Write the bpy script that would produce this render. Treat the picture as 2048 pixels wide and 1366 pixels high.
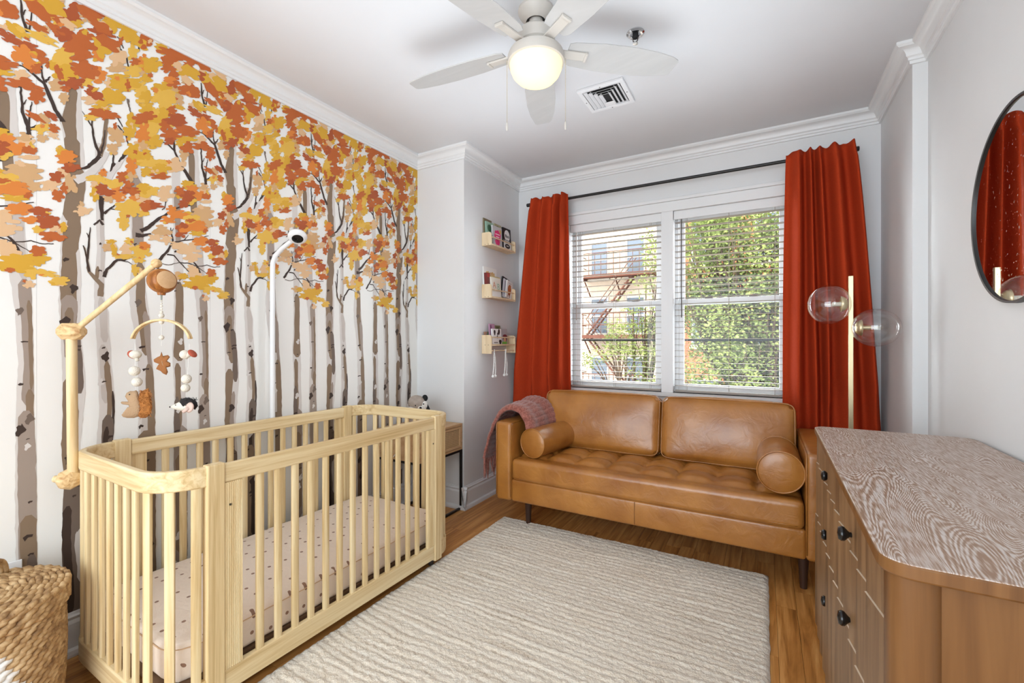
import bpy, bmesh, math, random
from mathutils import Vector, Matrix, noise
random.seed(7)
PI = math.pi
scene = bpy.context.scene
for o in list(bpy.data.objects): bpy.data.objects.remove(o, do_unlink=True)
COL = scene.collection

# ------------------------------------------------------------------ camera
FPX, CX, CY, YAW, HC = 888.0, 1024.0, 684.5, math.radians(29.6), 1.26
cam_d = bpy.data.cameras.new('camera'); cam = bpy.data.objects.new('camera', cam_d); COL.objects.link(cam)
cam_d.sensor_width = 36.0; cam_d.lens = 36.0*FPX/2048; cam_d.shift_y = 1.5/2048; cam_d.clip_start = 0.02; cam_d.clip_end = 200
cam.location = (0, 0, HC); cam.rotation_euler = (PI/2, 0, YAW)
scene.camera = cam

# ------------------------------------------------------------------ light
scene.view_settings.view_transform = 'Standard'; scene.view_settings.look = 'None'
scene.view_settings.exposure = 0.36; scene.view_settings.gamma = 1.0; scene.view_settings.use_curve_mapping = False
scene.cycles.use_denoising = True
scene.cycles.max_bounces = 8; scene.cycles.transparent_max_bounces = 24; scene.cycles.sample_clamp_indirect = 6.0
world = bpy.data.worlds.new('sky'); scene.world = world; world.use_nodes = True
bg = world.node_tree.nodes['Background']; bg.inputs[0].default_value = (0.88, 0.94, 1.0, 1); bg.inputs[1].default_value = 16.0
def add_light(name, kind, loc, rot, energy, color, **kw):
    l = bpy.data.lights.new(name, kind); l.energy = energy; l.color = color
    for k, v in kw.items(): setattr(l, k, v)
    o = bpy.data.objects.new(name, l); COL.objects.link(o); o.location = loc; o.rotation_euler = rot
    return o
add_light('sun', 'SUN', (0, -4, 9), (math.radians(48), 0, math.radians(-24)), 12.0, (1, 0.92, 0.80), angle=0.01)
# added fill lights: one behind the camera, one aimed up at the ceiling
add_light('rear_fill_light', 'AREA', (-0.75, -1.72, 1.4), (math.radians(90), 0, 0), 84, (0.80, 0.91, 1.0), shape='RECTANGLE', size=2.6, size_y=2.2)
add_light('ceiling_fill_light', 'AREA', (-0.85, 1.5, 1.72), (math.radians(180), 0, 0), 11, (0.80, 0.91, 1.0), shape='RECTANGLE', size=2.2, size_y=2.6, spread=1.7)
# ------------------------------------------------------------------ helpers
_F = Vector((-math.sin(YAW), math.cos(YAW), 0)); _R = Vector((math.cos(YAW), math.sin(YAW), 0)); _U = Vector((0, 0, 1))
_C = Vector((0, 0, HC))
def pix(u, v, ax, val):
    d = _F + _R*((u-CX)/FPX) + _U*((CY-v)/FPX); i = 'xyz'.index(ax)
    return _C + d*((val-_C[i])/d[i])
def pixw(u, v, w): return _C + (_F + _R*((u-CX)/FPX) + _U*((CY-v)/FPX))*w

def srgb(r, g, b):
    f = lambda c: (c/255)/12.92 if c/255 <= .04045 else ((c/255+.055)/1.055)**2.4
    return (f(r), f(g), f(b), 1)
MATS = {}
def new_mat(name):
    m = bpy.data.materials.new(name); m.use_nodes = True; MATS[name] = m
    nt = m.node_tree; return m, nt, nt.nodes['Principled BSDF']
def N(nt, typ, **kw):
    n = nt.nodes.new(typ)
    for k, v in kw.items():
        if k.startswith('i_'):
            key = k[2:]; key = int(key) if key.isdigit() else key.replace('_', ' ')
            n.inputs[key].default_value = v
        else: setattr(n, k, v)
    return n
def plain(name, rgb, rough=0.5, metal=0.0, spec=0.5, bump=0.0, bscale=200.0, var=0.0, vscale=3.0, sheen=0.0, coat=0.0):
    if name in MATS: return MATS[name]
    m, nt, p = new_mat(name)
    c = srgb(*rgb); p.inputs['Base Color'].default_value = c; p.inputs['Roughness'].default_value = rough
    p.inputs['Metallic'].default_value = metal; p.inputs['Specular IOR Level'].default_value = spec
    if sheen: p.inputs['Sheen Weight'].default_value = sheen
    if coat: p.inputs['Coat Weight'].default_value = coat
    tc = N(nt, 'ShaderNodeTexCoord')
    if bump:
        n = N(nt, 'ShaderNodeTexNoise', i_Scale=bscale, i_Detail=4.0); nt.links.new(tc.outputs['Object'], n.inputs['Vector'])
        b = N(nt, 'ShaderNodeBump', i_Strength=bump, i_Distance=0.01); nt.links.new(n.outputs['Fac'], b.inputs['Height']); nt.links.new(b.outputs[0], p.inputs['Normal'])
    n2 = N(nt, 'ShaderNodeTexNoise', i_Scale=vscale, i_Detail=3.0); nt.links.new(tc.outputs['Object'], n2.inputs['Vector'])
    r = N(nt, 'ShaderNodeValToRGB')
    v = max(var, 0.015)
    r.color_ramp.elements[0].position = 0.3; r.color_ramp.elements[1].position = 0.7
    r.color_ramp.elements[0].color = (*[max(0, x*(1-v)) for x in c[:3]], 1); r.color_ramp.elements[1].color = (*[min(1, x*(1+v)) for x in c[:3]], 1)
    nt.links.new(n2.outputs['Fac'], r.inputs[0]); nt.links.new(r.outputs[0], p.inputs['Base Color'])
    return m
def wood(name, cols, axis='z', scale=28.0, stretch=0.05, rough=0.45, distort=0.6, bump=0.08, rings=None):
    if name in MATS: return MATS[name]
    m, nt, p = new_mat(name); p.inputs['Roughness'].default_value = rough; p.inputs['Specular IOR Level'].default_value = 0.35
    tc = N(nt, 'ShaderNodeTexCoord'); oi = N(nt, 'ShaderNodeObjectInfo')
    mul = N(nt, 'ShaderNodeVectorMath', operation='SCALE', i_0=(7.3, 5.1, 3.7)); nt.links.new(oi.outputs['Random'], mul.inputs['Scale'])
    add = N(nt, 'ShaderNodeVectorMath', operation='ADD'); nt.links.new(tc.outputs['Object'], add.inputs[0]); nt.links.new(mul.outputs[0], add.inputs[1])
    mp = N(nt, 'ShaderNodeMapping'); s = [1, 1, 1]; s['xyz'.index(axis)] = stretch; mp.inputs['Scale'].default_value = s
    nt.links.new(add.outputs[0], mp.inputs['Vector'])
    n = N(nt, 'ShaderNodeTexNoise', i_Scale=scale, i_Detail=4.0, i_Roughness=0.6, i_Distortion=distort); nt.links.new(mp.outputs[0], n.inputs['Vector'])
    r = N(nt, 'ShaderNodeValToRGB'); cr = r.color_ramp
    while len(cr.elements) < len(cols): cr.elements.new(0.5)
    for i, (e, c) in enumerate(zip(cr.elements, cols)):
        e.position = 0.28 + 0.44*i/(len(cols)-1); e.color = srgb(*c)
    src = n.outputs['Fac']
    if rings:
        w = N(nt, 'ShaderNodeTexWave', wave_type='RINGS', i_Scale=rings[0], i_Distortion=rings[1], i_Detail=2.0, i_Detail_Scale=rings[2])
        nt.links.new(mp.outputs[0], w.inputs['Vector'])
        mx = N(nt, 'ShaderNodeMix', data_type='FLOAT', i_Factor=rings[3]); nt.links.new(n.outputs['Fac'], mx.inputs[2]); nt.links.new(w.outputs['Fac'], mx.inputs[3]); src = mx.outputs[0]
    nt.links.new(src, r.inputs[0]); nt.links.new(r.outputs[0], p.inputs['Base Color'])
    b = N(nt, 'ShaderNodeBump', i_Strength=bump, i_Distance=0.004); nt.links.new(src, b.inputs['Height']); nt.links.new(b.outputs[0], p.inputs['Normal'])
    return m
def glass(name, tint=(1, 1, 1), refl=0.06, edge=0.5):
    m, nt, p = new_mat(name); nt.nodes.remove(p); out = nt.nodes['Material Output']
    t = N(nt, 'ShaderNodeBsdfTransparent'); t.inputs[0].default_value = (*tint, 1)
    g = N(nt, 'ShaderNodeBsdfGlossy'); g.inputs['Roughness'].default_value = 0.02
    lw = N(nt, 'ShaderNodeLayerWeight', i_Blend=edge)
    mr = N(nt, 'ShaderNodeMapRange'); mr.inputs[3].default_value = refl; mr.inputs[4].default_value = 0.75
    pw = N(nt, 'ShaderNodeMath', operation='POWER'); pw.inputs[1].default_value = 3.0
    nt.links.new(lw.outputs['Facing'], pw.inputs[0]); nt.links.new(pw.outputs[0], mr.inputs[0])
    mx = N(nt, 'ShaderNodeMixShader'); nt.links.new(mr.outputs[0], mx.inputs[0]); nt.links.new(t.outputs[0], mx.inputs[1]); nt.links.new(g.outputs[0], mx.inputs[2])
    nt.links.new(mx.outputs[0], out.inputs[0]); return m
def emis(name, rgb, s):
    m, nt, p = new_mat(name); p.inputs['Base Color'].default_value = srgb(*rgb); p.inputs['Emission Color'].default_value = srgb(*rgb); p.inputs['Emission Strength'].default_value = s
    tc = N(nt, 'ShaderNodeTexCoord'); n = N(nt, 'ShaderNodeTexNoise', i_Scale=4.0); nt.links.new(tc.outputs['Object'], n.inputs['Vector']); b = N(nt, 'ShaderNodeBump', i_Strength=0.02); nt.links.new(n.outputs[0], b.inputs['Height']); nt.links.new(b.outputs[0], p.inputs['Normal'])
    return m

class MB:
    """collects geometry (world coordinates unless M is given)"""
    def __init__(s): s.v = []; s.f = []; s.mi = []; s.cur = 0; s.M = Matrix.Identity(4)
    def _add(s, vs, fs):
        b = len(s.v); s.v += [s.M @ Vector(p) for p in vs]; s.f += [tuple(i+b for i in f) for f in fs]; s.mi += [s.cur]*len(fs); return s
    def box(s, x0, x1, y0, y1, z0, z1):
        return s._add([(x0,y0,z0),(x1,y0,z0),(x1,y1,z0),(x0,y1,z0),(x0,y0,z1),(x1,y0,z1),(x1,y1,z1),(x0,y1,z1)],
                      [(0,3,2,1),(4,5,6,7),(0,1,5,4),(1,2,6,5),(2,3,7,6),(3,0,4,7)])
    def quad(s, a, b, c, d): return s._add([a, b, c, d], [(0, 1, 2, 3)])
    def poly(s, pts): return s._add(pts, [tuple(range(len(pts)))])
    def prism(s, pts, d):
        """closed polygon pts (3-D) extruded along vector d"""
        n = len(pts); d = Vector(d); vs = [Vector(p) for p in pts] + [Vector(p)+d for p in pts]
        return s._add(vs, [tuple(range(n))[::-1], tuple(range(n, 2*n))] + [(i, (i+1) % n, n+(i+1) % n, n+i) for i in range(n)])
    def tube(s, path, r, seg=10, caps=True, closed=False):
        P = [Vector(p) for p in path]; n = len(P); rs = r if isinstance(r, (list, tuple)) else [r]*n
        vs, fs = [], []; up = None
        for i, p in enumerate(P):
            if closed: t = (P[(i+1) % n]-P[i-1]).normalized()
            else: t = ((P[min(i+1, n-1)]-P[max(i-1, 0)])).normalized()
            if up is None: up = t.orthogonal().normalized()
            else:
                up = up - t*up.dot(t); up = up.normalized() if up.length > 1e-6 else t.orthogonal().normalized()
            b = t.cross(up)
            for k in range(seg):
                a = 2*PI*k/seg; vs.append(p + (up*math.cos(a)+b*math.sin(a))*rs[i])
        m = n if closed else n-1
        for i in range(m):
            for k in range(seg):
                a, b2 = i*seg+k, i*seg+(k+1) % seg; c, d = ((i+1) % n)*seg+(k+1) % seg, ((i+1) % n)*seg+k
                fs.append((a, b2, c, d))
        if caps and not closed: fs += [tuple(range(seg))[::-1], tuple(range((n-1)*seg, n*seg))]
        return s._add(vs, fs)
    def lathe(s, prof, c=(0, 0, 0), seg=24, axis='z', caps=True, M=None):
        vs, fs = [], []; n = len(prof)
        for r, h in prof:
            for k in range(seg):
                a = 2*PI*k/seg; p = Vector((r*math.cos(a), r*math.sin(a), h))
                if axis == 'x': p = Vector((p.z, p.x, p.y))
                if axis == 'y': p = Vector((p.x, p.z, -p.y))
                if M: p = M @ p
                vs.append(p+Vector(c))
        for i in range(n-1):
            for k in range(seg): fs.append((i*seg+k, i*seg+(k+1) % seg, (i+1)*seg+(k+1) % seg, (i+1)*seg+k))
        if caps: fs += [tuple(range(seg))[::-1], tuple(range((n-1)*seg, n*seg))]
        return s._add(vs, fs)
    def ball(s, c, r, seg=14, rings=8, sc=(1, 1, 1), M=None):
        prof = [(max(1e-4, math.sin(PI*i/rings)), -math.cos(PI*i/rings)) for i in range(rings+1)]
        MM = Matrix.Diagonal((r*sc[0], r*sc[1], r*sc[2])).to_3x3()
        return s.lathe(prof, c, seg, caps=False, M=(M @ MM) if M else MM)
    def grid(s, fn, nu, nv, closeu=False):
        vs = [fn(i/(nu if closeu else nu-1), j/(nv-1)) for j in range(nv) for i in range(nu)]
        fs = []
        for j in range(nv-1):
            for i in range(nu if closeu else nu-1): fs.append((j*nu+i, j*nu+(i+1) % nu, (j+1)*nu+(i+1) % nu, (j+1)*nu+i))
        return s._add(vs, fs)
    def rbox(s, c, size, r, n=10, bulge=(0, 0, 0), M=None, fn=None):
        """rounded, optionally bulging box (cushions)"""
        hx, hy, hz = [d/2 for d in size]; idx = {}; vs = []; fs = []
        def P(a, b, cc):
            k = (round(a, 4), round(b, 4), round(cc, 4))
            if k in idx: return idx[k]
            p = Vector((a*hx, b*hy, cc*hz)); q = Vector((max(-hx+r, min(hx-r, p.x)), max(-hy+r, min(hy-r, p.y)), max(-hz+r, min(hz-r, p.z))))
            d = p-q
            if d.length > 1e-9: p = q+d.normalized()*r
            p.x += math.copysign(bulge[0]*(1-b*b)*(1-cc*cc), a)*abs(a); p.y += math.copysign(bulge[1]*(1-a*a)*(1-cc*cc), b)*abs(b); p.z += math.copysign(bulge[2]*(1-a*a)*(1-b*b), cc)*abs(cc)
            if fn: p = fn(p, a, b, cc)
            if M: p = M @ p
            idx[k] = len(vs); vs.append(p+Vector(c)); return idx[k]
        def st(h):
            e = min(0.45, r/h); t = [-1, -1+e*.35, -1+e*.7]
            m = max(3, n); t += [-1+e+(2-2*e)*i/(m-1) for i in range(m)]; return t+[1-e*.7, 1-e*.35, 1]
        X, Y, Z = st(hx), st(hy), st(hz)
        def face(A, B, f, flip):
            for i in range(len(A)-1):
                for j in range(len(B)-1):
                    q = (f(A[i], B[j]), f(A[i+1], B[j]), f(A[i+1], B[j+1]), f(A[i], B[j+1])); fs.append(q[::-1] if flip else q)
        for sg in (-1, 1):
            face(X, Y, lambda a, b: P(a, b, sg), sg < 0); face(Y, Z, lambda a, b: P(sg, a, b), sg < 0); face(X, Z, lambda a, b: P(a, sg, b), sg > 0)
        return s._add(vs, fs)
    def build(s, name, mats, parent=None, origin=None, smooth=False, bevel=0.0, bseg=2, angle=0.6):
        if origin is None: origin = Vector(parent['_o']) if parent is not None and '_o' in parent.keys() else Vector((0, 0, 0))
        origin = Vector(origin)
        me = bpy.data.meshes.new(name); me.from_pydata([v-origin for v in s.v], [], s.f)
        mats = mats if isinstance(mats, (list, tuple)) else [mats]
        for m in mats: me.materials.append(m)
        if len(mats) > 1: me.polygons.foreach_set('material_index', s.mi)
        if smooth: me.polygons.foreach_set('use_smooth', [True]*len(me.polygons))
        me.update(); o = bpy.data.objects.new(name, me); COL.objects.link(o)
        if smooth == 'auto':
            me.set_sharp_from_angle(angle=angle)
        if parent is not None:
            o.parent = parent
            if '_o' in parent.keys(): o['_o'] = parent['_o']
        else: o.location = origin; o['_o'] = tuple(origin)
        if bevel:
            b = o.modifiers.new('bevel', 'BEVEL'); b.width = bevel; b.segments = bseg; b.limit_method = 'ANGLE'; b.angle_limit = 0.7
        return o
def tag(o, label=None, cat=None, group=None, kind=None):
    if label: o['label'] = label
    if cat: o['category'] = cat
    if group: o['group'] = group
    if kind: o['kind'] = kind
    return o
def thing(name, label, cat, loc, group=None, local=False):
    o = bpy.data.objects.new(name, None); COL.objects.link(o); o.location = loc; o['_o'] = (0, 0, 0) if local else tuple(loc)
    return tag(o, label, cat, group)
def copy_to(o, loc=None, rot=None, parent=None):
    c = o.copy(); COL.objects.link(c)
    if loc is not None: c.location = loc
    if rot is not None: c.rotation_euler = rot
    if parent is not None: c.parent = parent
    return c
def text(body, size, mat, parent, M, ext=0.0004, name='lettering'):
    cu = bpy.data.curves.new(name, 'FONT'); cu.body = body; cu.size = size; cu.extrude = ext; cu.align_x = 'CENTER'; cu.align_y = 'CENTER'; cu.materials.append(mat)
    tmp = bpy.data.objects.new(name, cu); COL.objects.link(tmp); bpy.context.view_layer.update()
    me = bpy.data.meshes.new_from_object(tmp.evaluated_get(bpy.context.evaluated_depsgraph_get())); bpy.data.objects.remove(tmp); me.name = name
    o = bpy.data.objects.new(name, me); COL.objects.link(o); o.parent = parent; o.matrix_local = Matrix.Translation(-Vector(parent['_o'])) @ M; return o
def rnd(a, b): return random.uniform(a, b)

# ------------------------------------------------------------------ room numbers
XL, XB, XR1, XR2 = -2.44, -1.976, 0.644, 0.703
YB, YW, YJ, YN = 2.743, 3.608, 2.92, -1.8
ZC = 2.74
PERIM = [(XL, YN), (XR2, YN), (XR2, YJ), (XR1, YJ), (XR1, YW), (XB, YW), (XB, YB), (XL, YB)]   # counter-clockwise
wall_m = plain('wall_paint', (226, 226, 226), 0.55, bump=0.03, bscale=60, var=0.008)
ceil_m = plain('ceiling_paint', (220, 220, 222), 0.6, bump=0.02, bscale=50, var=0.006)
trim_m = plain('trim_paint', (232, 232, 232), 0.35, var=0.006)
def struct(o, label): return tag(o, label, None, None, 'structure')

# --- floor of oak planks
oak = wood('oak_plank', [(138, 88, 40), (182, 122, 60), (208, 148, 82), (224, 170, 104)], 'y', 22, 0.06, 0.3, 1.2, 0.05)
fl = MB().box(XL-.1, XR2+.1, YN-.1, YW+.1, -0.10, -0.012).build('floor', plain('subfloor', (70, 48, 28), 0.8)); struct(fl, 'honey oak strip floor running toward the window wall')
PW = 0.083; meshes = {}
x = XL; ci = 0
while x < XR2:
    y = YN - rnd(0, .8); 
    while y < YW:
        L = random.choice((.7, .85, 1.0, 1.2)); y0, y1 = max(y, YN), min(y+L, YW); y += L
        if y1-y0 < .05: continue
        w = min(PW, XR2-x)
        key = (round(y1-y0, 2), round(w, 3))
        if key not in meshes:
            meshes[key] = MB().box(.0006, w-.0006, .0006, y1-y0-.0006, -.012, 0).build('plank', oak, origin=(0, 0, 0)); o = meshes[key]; o.parent = fl; o.location = (x, y0, 0)
        else: copy_to(meshes[key], (x, y0, 0), parent=fl)
    x += PW

# --- walls, ceiling
struct(MB().box(XL-.12, XR2+.2, YN-.1, YW+.2, ZC, ZC+.12).build('ceiling', ceil_m), 'flat white ceiling over the whole room')
wl = struct(MB().box(XL-.12, XL, YN-.1, YB+.3, 0, ZC).build('wall_left', plain('wallpaper_ground', (240, 238, 233), 0.6, bump=0.03, bscale=400)), 'long wall covered with an autumn birch forest mural')
struct(MB().box(XL-.12, XB, YB, YW+.2, 0, ZC).build('wall_column', wall_m), 'white boxed-out column between mural wall and window wall')
struct(MB().box(XR2, XR2+.15, YN-.1, YJ, 0, ZC).build('wall_right', wall_m), 'plain white wall behind the dresser and round mirror')
struct(MB().box(XR1, XR2+.15, YJ, YW+.2, 0, ZC).build('wall_pier', wall_m), 'shallow white pier in the corner beside the window wall')
struct(MB().box(XL-.12, XR2+.15, YN-.12, YN, 0, ZC).build('wall_back', wall_m), 'white wall behind the camera position')
WX = [(-1.47, -.70), (-.612, .158)]; WZ0, WZ1 = .87, 2.275
w = MB(); w.box(XB, XR1+.1, YW, YW+.22, 0, WZ0); w.box(XB, XR1+.1, YW, YW+.22, WZ1, ZC)
w.box(XB, WX[0][0], YW, YW+.22, WZ0, WZ1); w.box(WX[0][1], WX[1][0], YW, YW+.22, WZ0, WZ1); w.box(WX[1][1], XR1+.1, YW, YW+.22, WZ0, WZ1)
struct(w.build('wall_window', wall_m), 'white end wall with two tall windows behind the sofa')

def sweep(prof, path, closed=True):
    """profile (inward offset, z) along a counter-clockwise path with mitred corners"""
    mb = MB(); n = len(path); rings = []
    for i in range(n):
        p = Vector(path[i]).to_2d() if False else Vector((path[i][0], path[i][1]))
        if closed or 0 < i < n-1:
            a = Vector(path[i-1]); c = Vector(path[(i+1) % n]); d1 = (p-a).normalized(); d2 = (c-p).normalized()
            n1 = Vector((-d1.y, d1.x)); n2 = Vector((-d2.y, d2.x)); m = (n1+n2)/(1+n1.dot(n2))
        else:
            d = (Vector(path[1])-p).normalized() if i == 0 else (p-Vector(path[-2])).normalized(); m = Vector((-d.y, d.x))
        rings.append([(p.x+m.x*o, p.y+m.y*o, z) for o, z in prof])
    k = len(prof); vs = [v for r in rings for v in r]; fs = []
    for i in range(n if closed else n-1):
        j = (i+1) % n
        for q in range(k-1): fs.append((i*k+q, j*k+q, j*k+q+1, i*k+q+1))
    if not closed: fs += [tuple(range(k)), tuple(range((n-1)*k, n*k))[::-1]]
    return mb._add(vs, fs)
crown = [(0, 2.648), (.012, 2.648), (.014, 2.662), (.020, 2.664), (.021, 2.676), (.027, 2.680)]
for i in range(7): a = i/6*PI/2; crown.append((.030+.036*(1-math.cos(a)), 2.682+.036*math.sin(a)))
crown += [(.070, 2.722), (.076, 2.726), (.076, ZC)]
struct(sweep(crown, PERIM).build('trim_1', trim_m, smooth='auto'), 'white stepped crown moulding around the ceiling')
bprof = [(0, .168), (.006, .168), (.010, .158), (.016, .152), (.012, .140), (.016, .132), (.018, .126), (.018, .030), (.032, .024), (.036, .010), (.036, 0)]
for i, nm in ((7, 'left'), (6, 'column_front'), (5, 'column_side'), (4, 'window'), (3, 'pier'), (1, 'right'), (0, 'back')):
    a, b = Vector(PERIM[i]), Vector(PERIM[(i+1) % 8]); d = (b-a).normalized()
    if nm == 'column_side': a = a + d*0; b = b + d*.036
    if nm == 'column_front': a = a - d*.036
    if nm == 'column_side':
        pass
    struct(sweep(bprof, [a, b], False).build('baseboard_'+nm, trim_m), {'left': 'tall white baseboard under the mural', 'column_front': 'white baseboard across the front of the column', 'column_side': 'white baseboard on the column side by the sofa', 'window': 'white baseboard behind the sofa', 'pier': 'white baseboard on the corner pier', 'right': 'white baseboard behind the dresser', 'back': 'white baseboard behind the camera'}[nm])

# --- mural on the left wall : a printed repeat, 0.617 m wide
PER = 0.617
MC = {'white': (240, 238, 233), 'pale': (214, 207, 201), 'light': (196, 186, 178), 'mid': (158, 142, 130), 'brown': (134, 112, 90), 'deep': (110, 94, 83), 'bark': (58, 42, 34),
      'Y': (212, 162, 48), 'y': (222, 176, 72), 'O': (216, 128, 52), 'D': (186, 96, 40), 'R': (170, 82, 40), 'T': (222, 182, 138), 't': (206, 164, 116)}
MK = list(MC); mur_mats = [plain('print_'+k, MC[k], 0.6, var=0.02, bump=0.02, bscale=400) for k in MK]
mur = MB(); lay = [0]
def wallpt(u, v): p = pix(u, v, 'x', XL); return p.y, p.z
def mpoly(pts, col, depth):
    """pts: (y,z) on the wall in the first repeat; stamped in every repeat"""
    lay[0] += 1; mur.cur = MK.index(col); xx = XL + .0006 + depth*.00013 + (lay[0] % 40)*.000003
    ys = [p[0] for p in pts]
    for k in range(-5, 5):
        if max(ys)+k*PER < YN or min(ys)+k*PER > YB+.0: continue
        mur.poly([(xx, max(YN, min(YB, y+k*PER)), max(.03, min(2.70, z))) for y, z in pts])
def jag(pts, step=.018, amp=.0035):
    """roughen a polyline"""
    out = []
    for (a, b), (c, d) in zip(pts[:-1], pts[1:]):
        L = math.hypot(c-a, d-b); n = max(1, int(L/step))
        for i in range(n):
            t = i/n; out.append((a+(c-a)*t + rnd(-amp, amp)*(i > 0), b+(d-b)*t))
    return out+[pts[-1]]
def edge(pts): return [wallpt(*p) for p in pts]
def at_z(e, z):
    for (a, b), (c, d) in zip(e[:-1], e[1:]):
        if (b-z)*(d-z) <= 0 and b != d: return a+(c-a)*(b-z)/(b-d)
    return e[0][0] if z > e[0][1] else e[-1][0]
TRUNKS = {
 'A': ([(137,185),(126,222),(118,240),(126,268),(130,300),(129,345),(131,395),(124,428),(121,465),(121,490),(119,535),(117,570),(117,600),(119,640),(122,690),(125,740),(125,800),(125,850),(122,885),(128,960),(124,1060),(124,1100),(131,1240)],
       [(162,182),(163,225),(166,260),(167,300),(169,345),(172,365),(168,395),(161,435),(161,465),(157,490),(160,530),(162,560),(161,615),(158,650),(163,690),(167,720),(170,760),(170,800),(166,835),(160,885),(165,960),(168,1060),(170,1240)]),
 'B': ([(190,330),(193,470),(194,500),(190,545),(188,575),(188,600),(190,640),(193,690),(196,740),(197,780),(199,820),(195,860),(193,880),(193,960),(195,1080),(196,1225)],
       [(206,330),(208,470),(210,500),(208,560),(207,592),(218,625),(217,660),(221,700),(223,740),(228,780),(230,810),(228,860),(226,885),(226,960),(228,1080),(228,1225)]),
 'C': ([(258,330),(262,470),(264,520),(260,560),(258,590),(262,630),(268,660),(272,690),(276,730),(277,790),(276,870),(276,960),(278,1190)],
       [(283,330),(288,500),(290,560),(293,600),(300,640),(302,700),(306,740),(309,800),(311,870),(311,960),(312,1190)]),
 'D': ([(343,360),(347,460),(347,540),(348,600),(347,660),(344,700),(346,740),(348,780),(347,840),(347,900),(349,1000),(350,1150)],
       [(360,360),(363,460),(366,540),(366,580),(367,610),(366,650),(368,690),(371,740),(371,780),(373,830),(374,880),(375,1000),(375,1150)]),
 'E': ([(376,290),(377,340),(380,400),(384,480),(387,560),(390,590),(396,640),(397,680),(399,720),(397,760),(396,810),(396,850),(395,900),(397,1130)],
       [(395,290),(398,340),(401,400),(404,480),(410,560),(414,590),(415,640),(416,680),(417,740),(417,800),(419,850),(420,900),(421,1130)])}
def strip(Lp, Rp, z1, z0, fa, fb, col, depth, amp=.05, seed=0):
    """band of a trunk between heights z1..z0 spanning fractions fa..fb of its width (functions of height)"""
    a, b = [], []; n = max(4, int((z1-z0)/.022))
    for i in range(n+1):
        z = z1+(z0-z1)*i/n; l, r = at_z(Lp, z), at_z(Rp, z); w = r-l
        ja = noise.noise((z*9+seed, seed*3.1, 1.7))*amp*2.2 + rnd(-amp, amp)*.35; jb = noise.noise((z*8+seed*1.7, 5.2, seed))*amp*2.2 + rnd(-amp, amp)*.35
        ta = max(0 if fa > 0 else -.06, fa+ja) if fa > 0 else rnd(-.03, .03); tb = min(1, fb+jb) if fb < 1 else 1+rnd(-.03, .03)
        if i in (0, n): m = (ta+tb)/2; ta, tb = m-(m-ta)*.35, m+(tb-m)*.35
        if tb-ta < .04: tb = ta+.04
        a.append((l+w*ta, z)); b.append((l+w*tb, z))
    mpoly(a+b[::-1], col, depth)
BANDS = {  # (z1, z0, fa, fb, colour)
 'A': [(2.4,.1,0,1,'pale'),(2.3,1.98,.05,.7,'brown'),(2.1,1.75,.0,.8,'brown'),(1.98,1.62,.35,1,'brown'),(1.72,1.30,.06,.82,'brown'),(1.45,1.18,.12,.8,'mid'),(1.40,1.15,.28,.72,'brown'),(1.33,1.05,.55,.95,'deep'),(1.12,.3,.0,.52,'brown'),(1.0,.25,.45,.8,'mid'),(.7,.1,.0,.95,'deep'),(.60,.16,.0,.45,'bark'),(.5,.28,.6,1,'light')],
 'B': [(2.1,.1,0,1,'pale'),(1.9,1.45,.5,1,'light'),(1.58,1.52,.0,.5,'brown'),(1.45,1.26,.35,.95,'light'),(1.25,1.0,.15,.8,'light'),(1.18,.84,.5,.86,'brown'),(1.05,.8,.8,1,'bark'),(.95,.5,.25,.9,'deep'),(.9,.66,.35,.68,'bark'),(.70,.1,.0,.85,'brown'),(.5,.2,.5,1,'bark')],
 'C': [(2.1,.1,0,1,'pale'),(2.0,1.66,.1,.95,'mid'),(1.62,1.20,.35,.95,'brown'),(1.40,1.1,.6,.98,'mid'),(1.16,.6,.5,1,'brown'),(1.0,.7,.2,.6,'light'),(.86,.15,.0,1,'brown'),(.6,.15,.3,.8,'deep')],
 'D': [(2.1,.1,0,1,'pale'),(2.0,1.7,.2,.9,'mid'),(1.55,1.17,.15,1,'brown'),(1.16,.84,.15,.62,'brown'),(1.0,.76,.05,.5,'deep'),(.86,.2,0,1,'mid'),(.72,.25,.1,.9,'brown')],
 'E': [(2.3,.1,0,1,'pale'),(2.2,1.85,.0,.6,'brown'),(1.85,1.5,.35,.95,'light'),(1.50,1.02,.35,1,'mid'),(1.42,1.08,.72,1,'brown'),(1.08,.92,.55,1,'brown'),(1.0,.15,.12,1,'mid'),(.6,.12,.25,1,'brown'),(.45,.12,.5,1,'deep')]}
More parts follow.
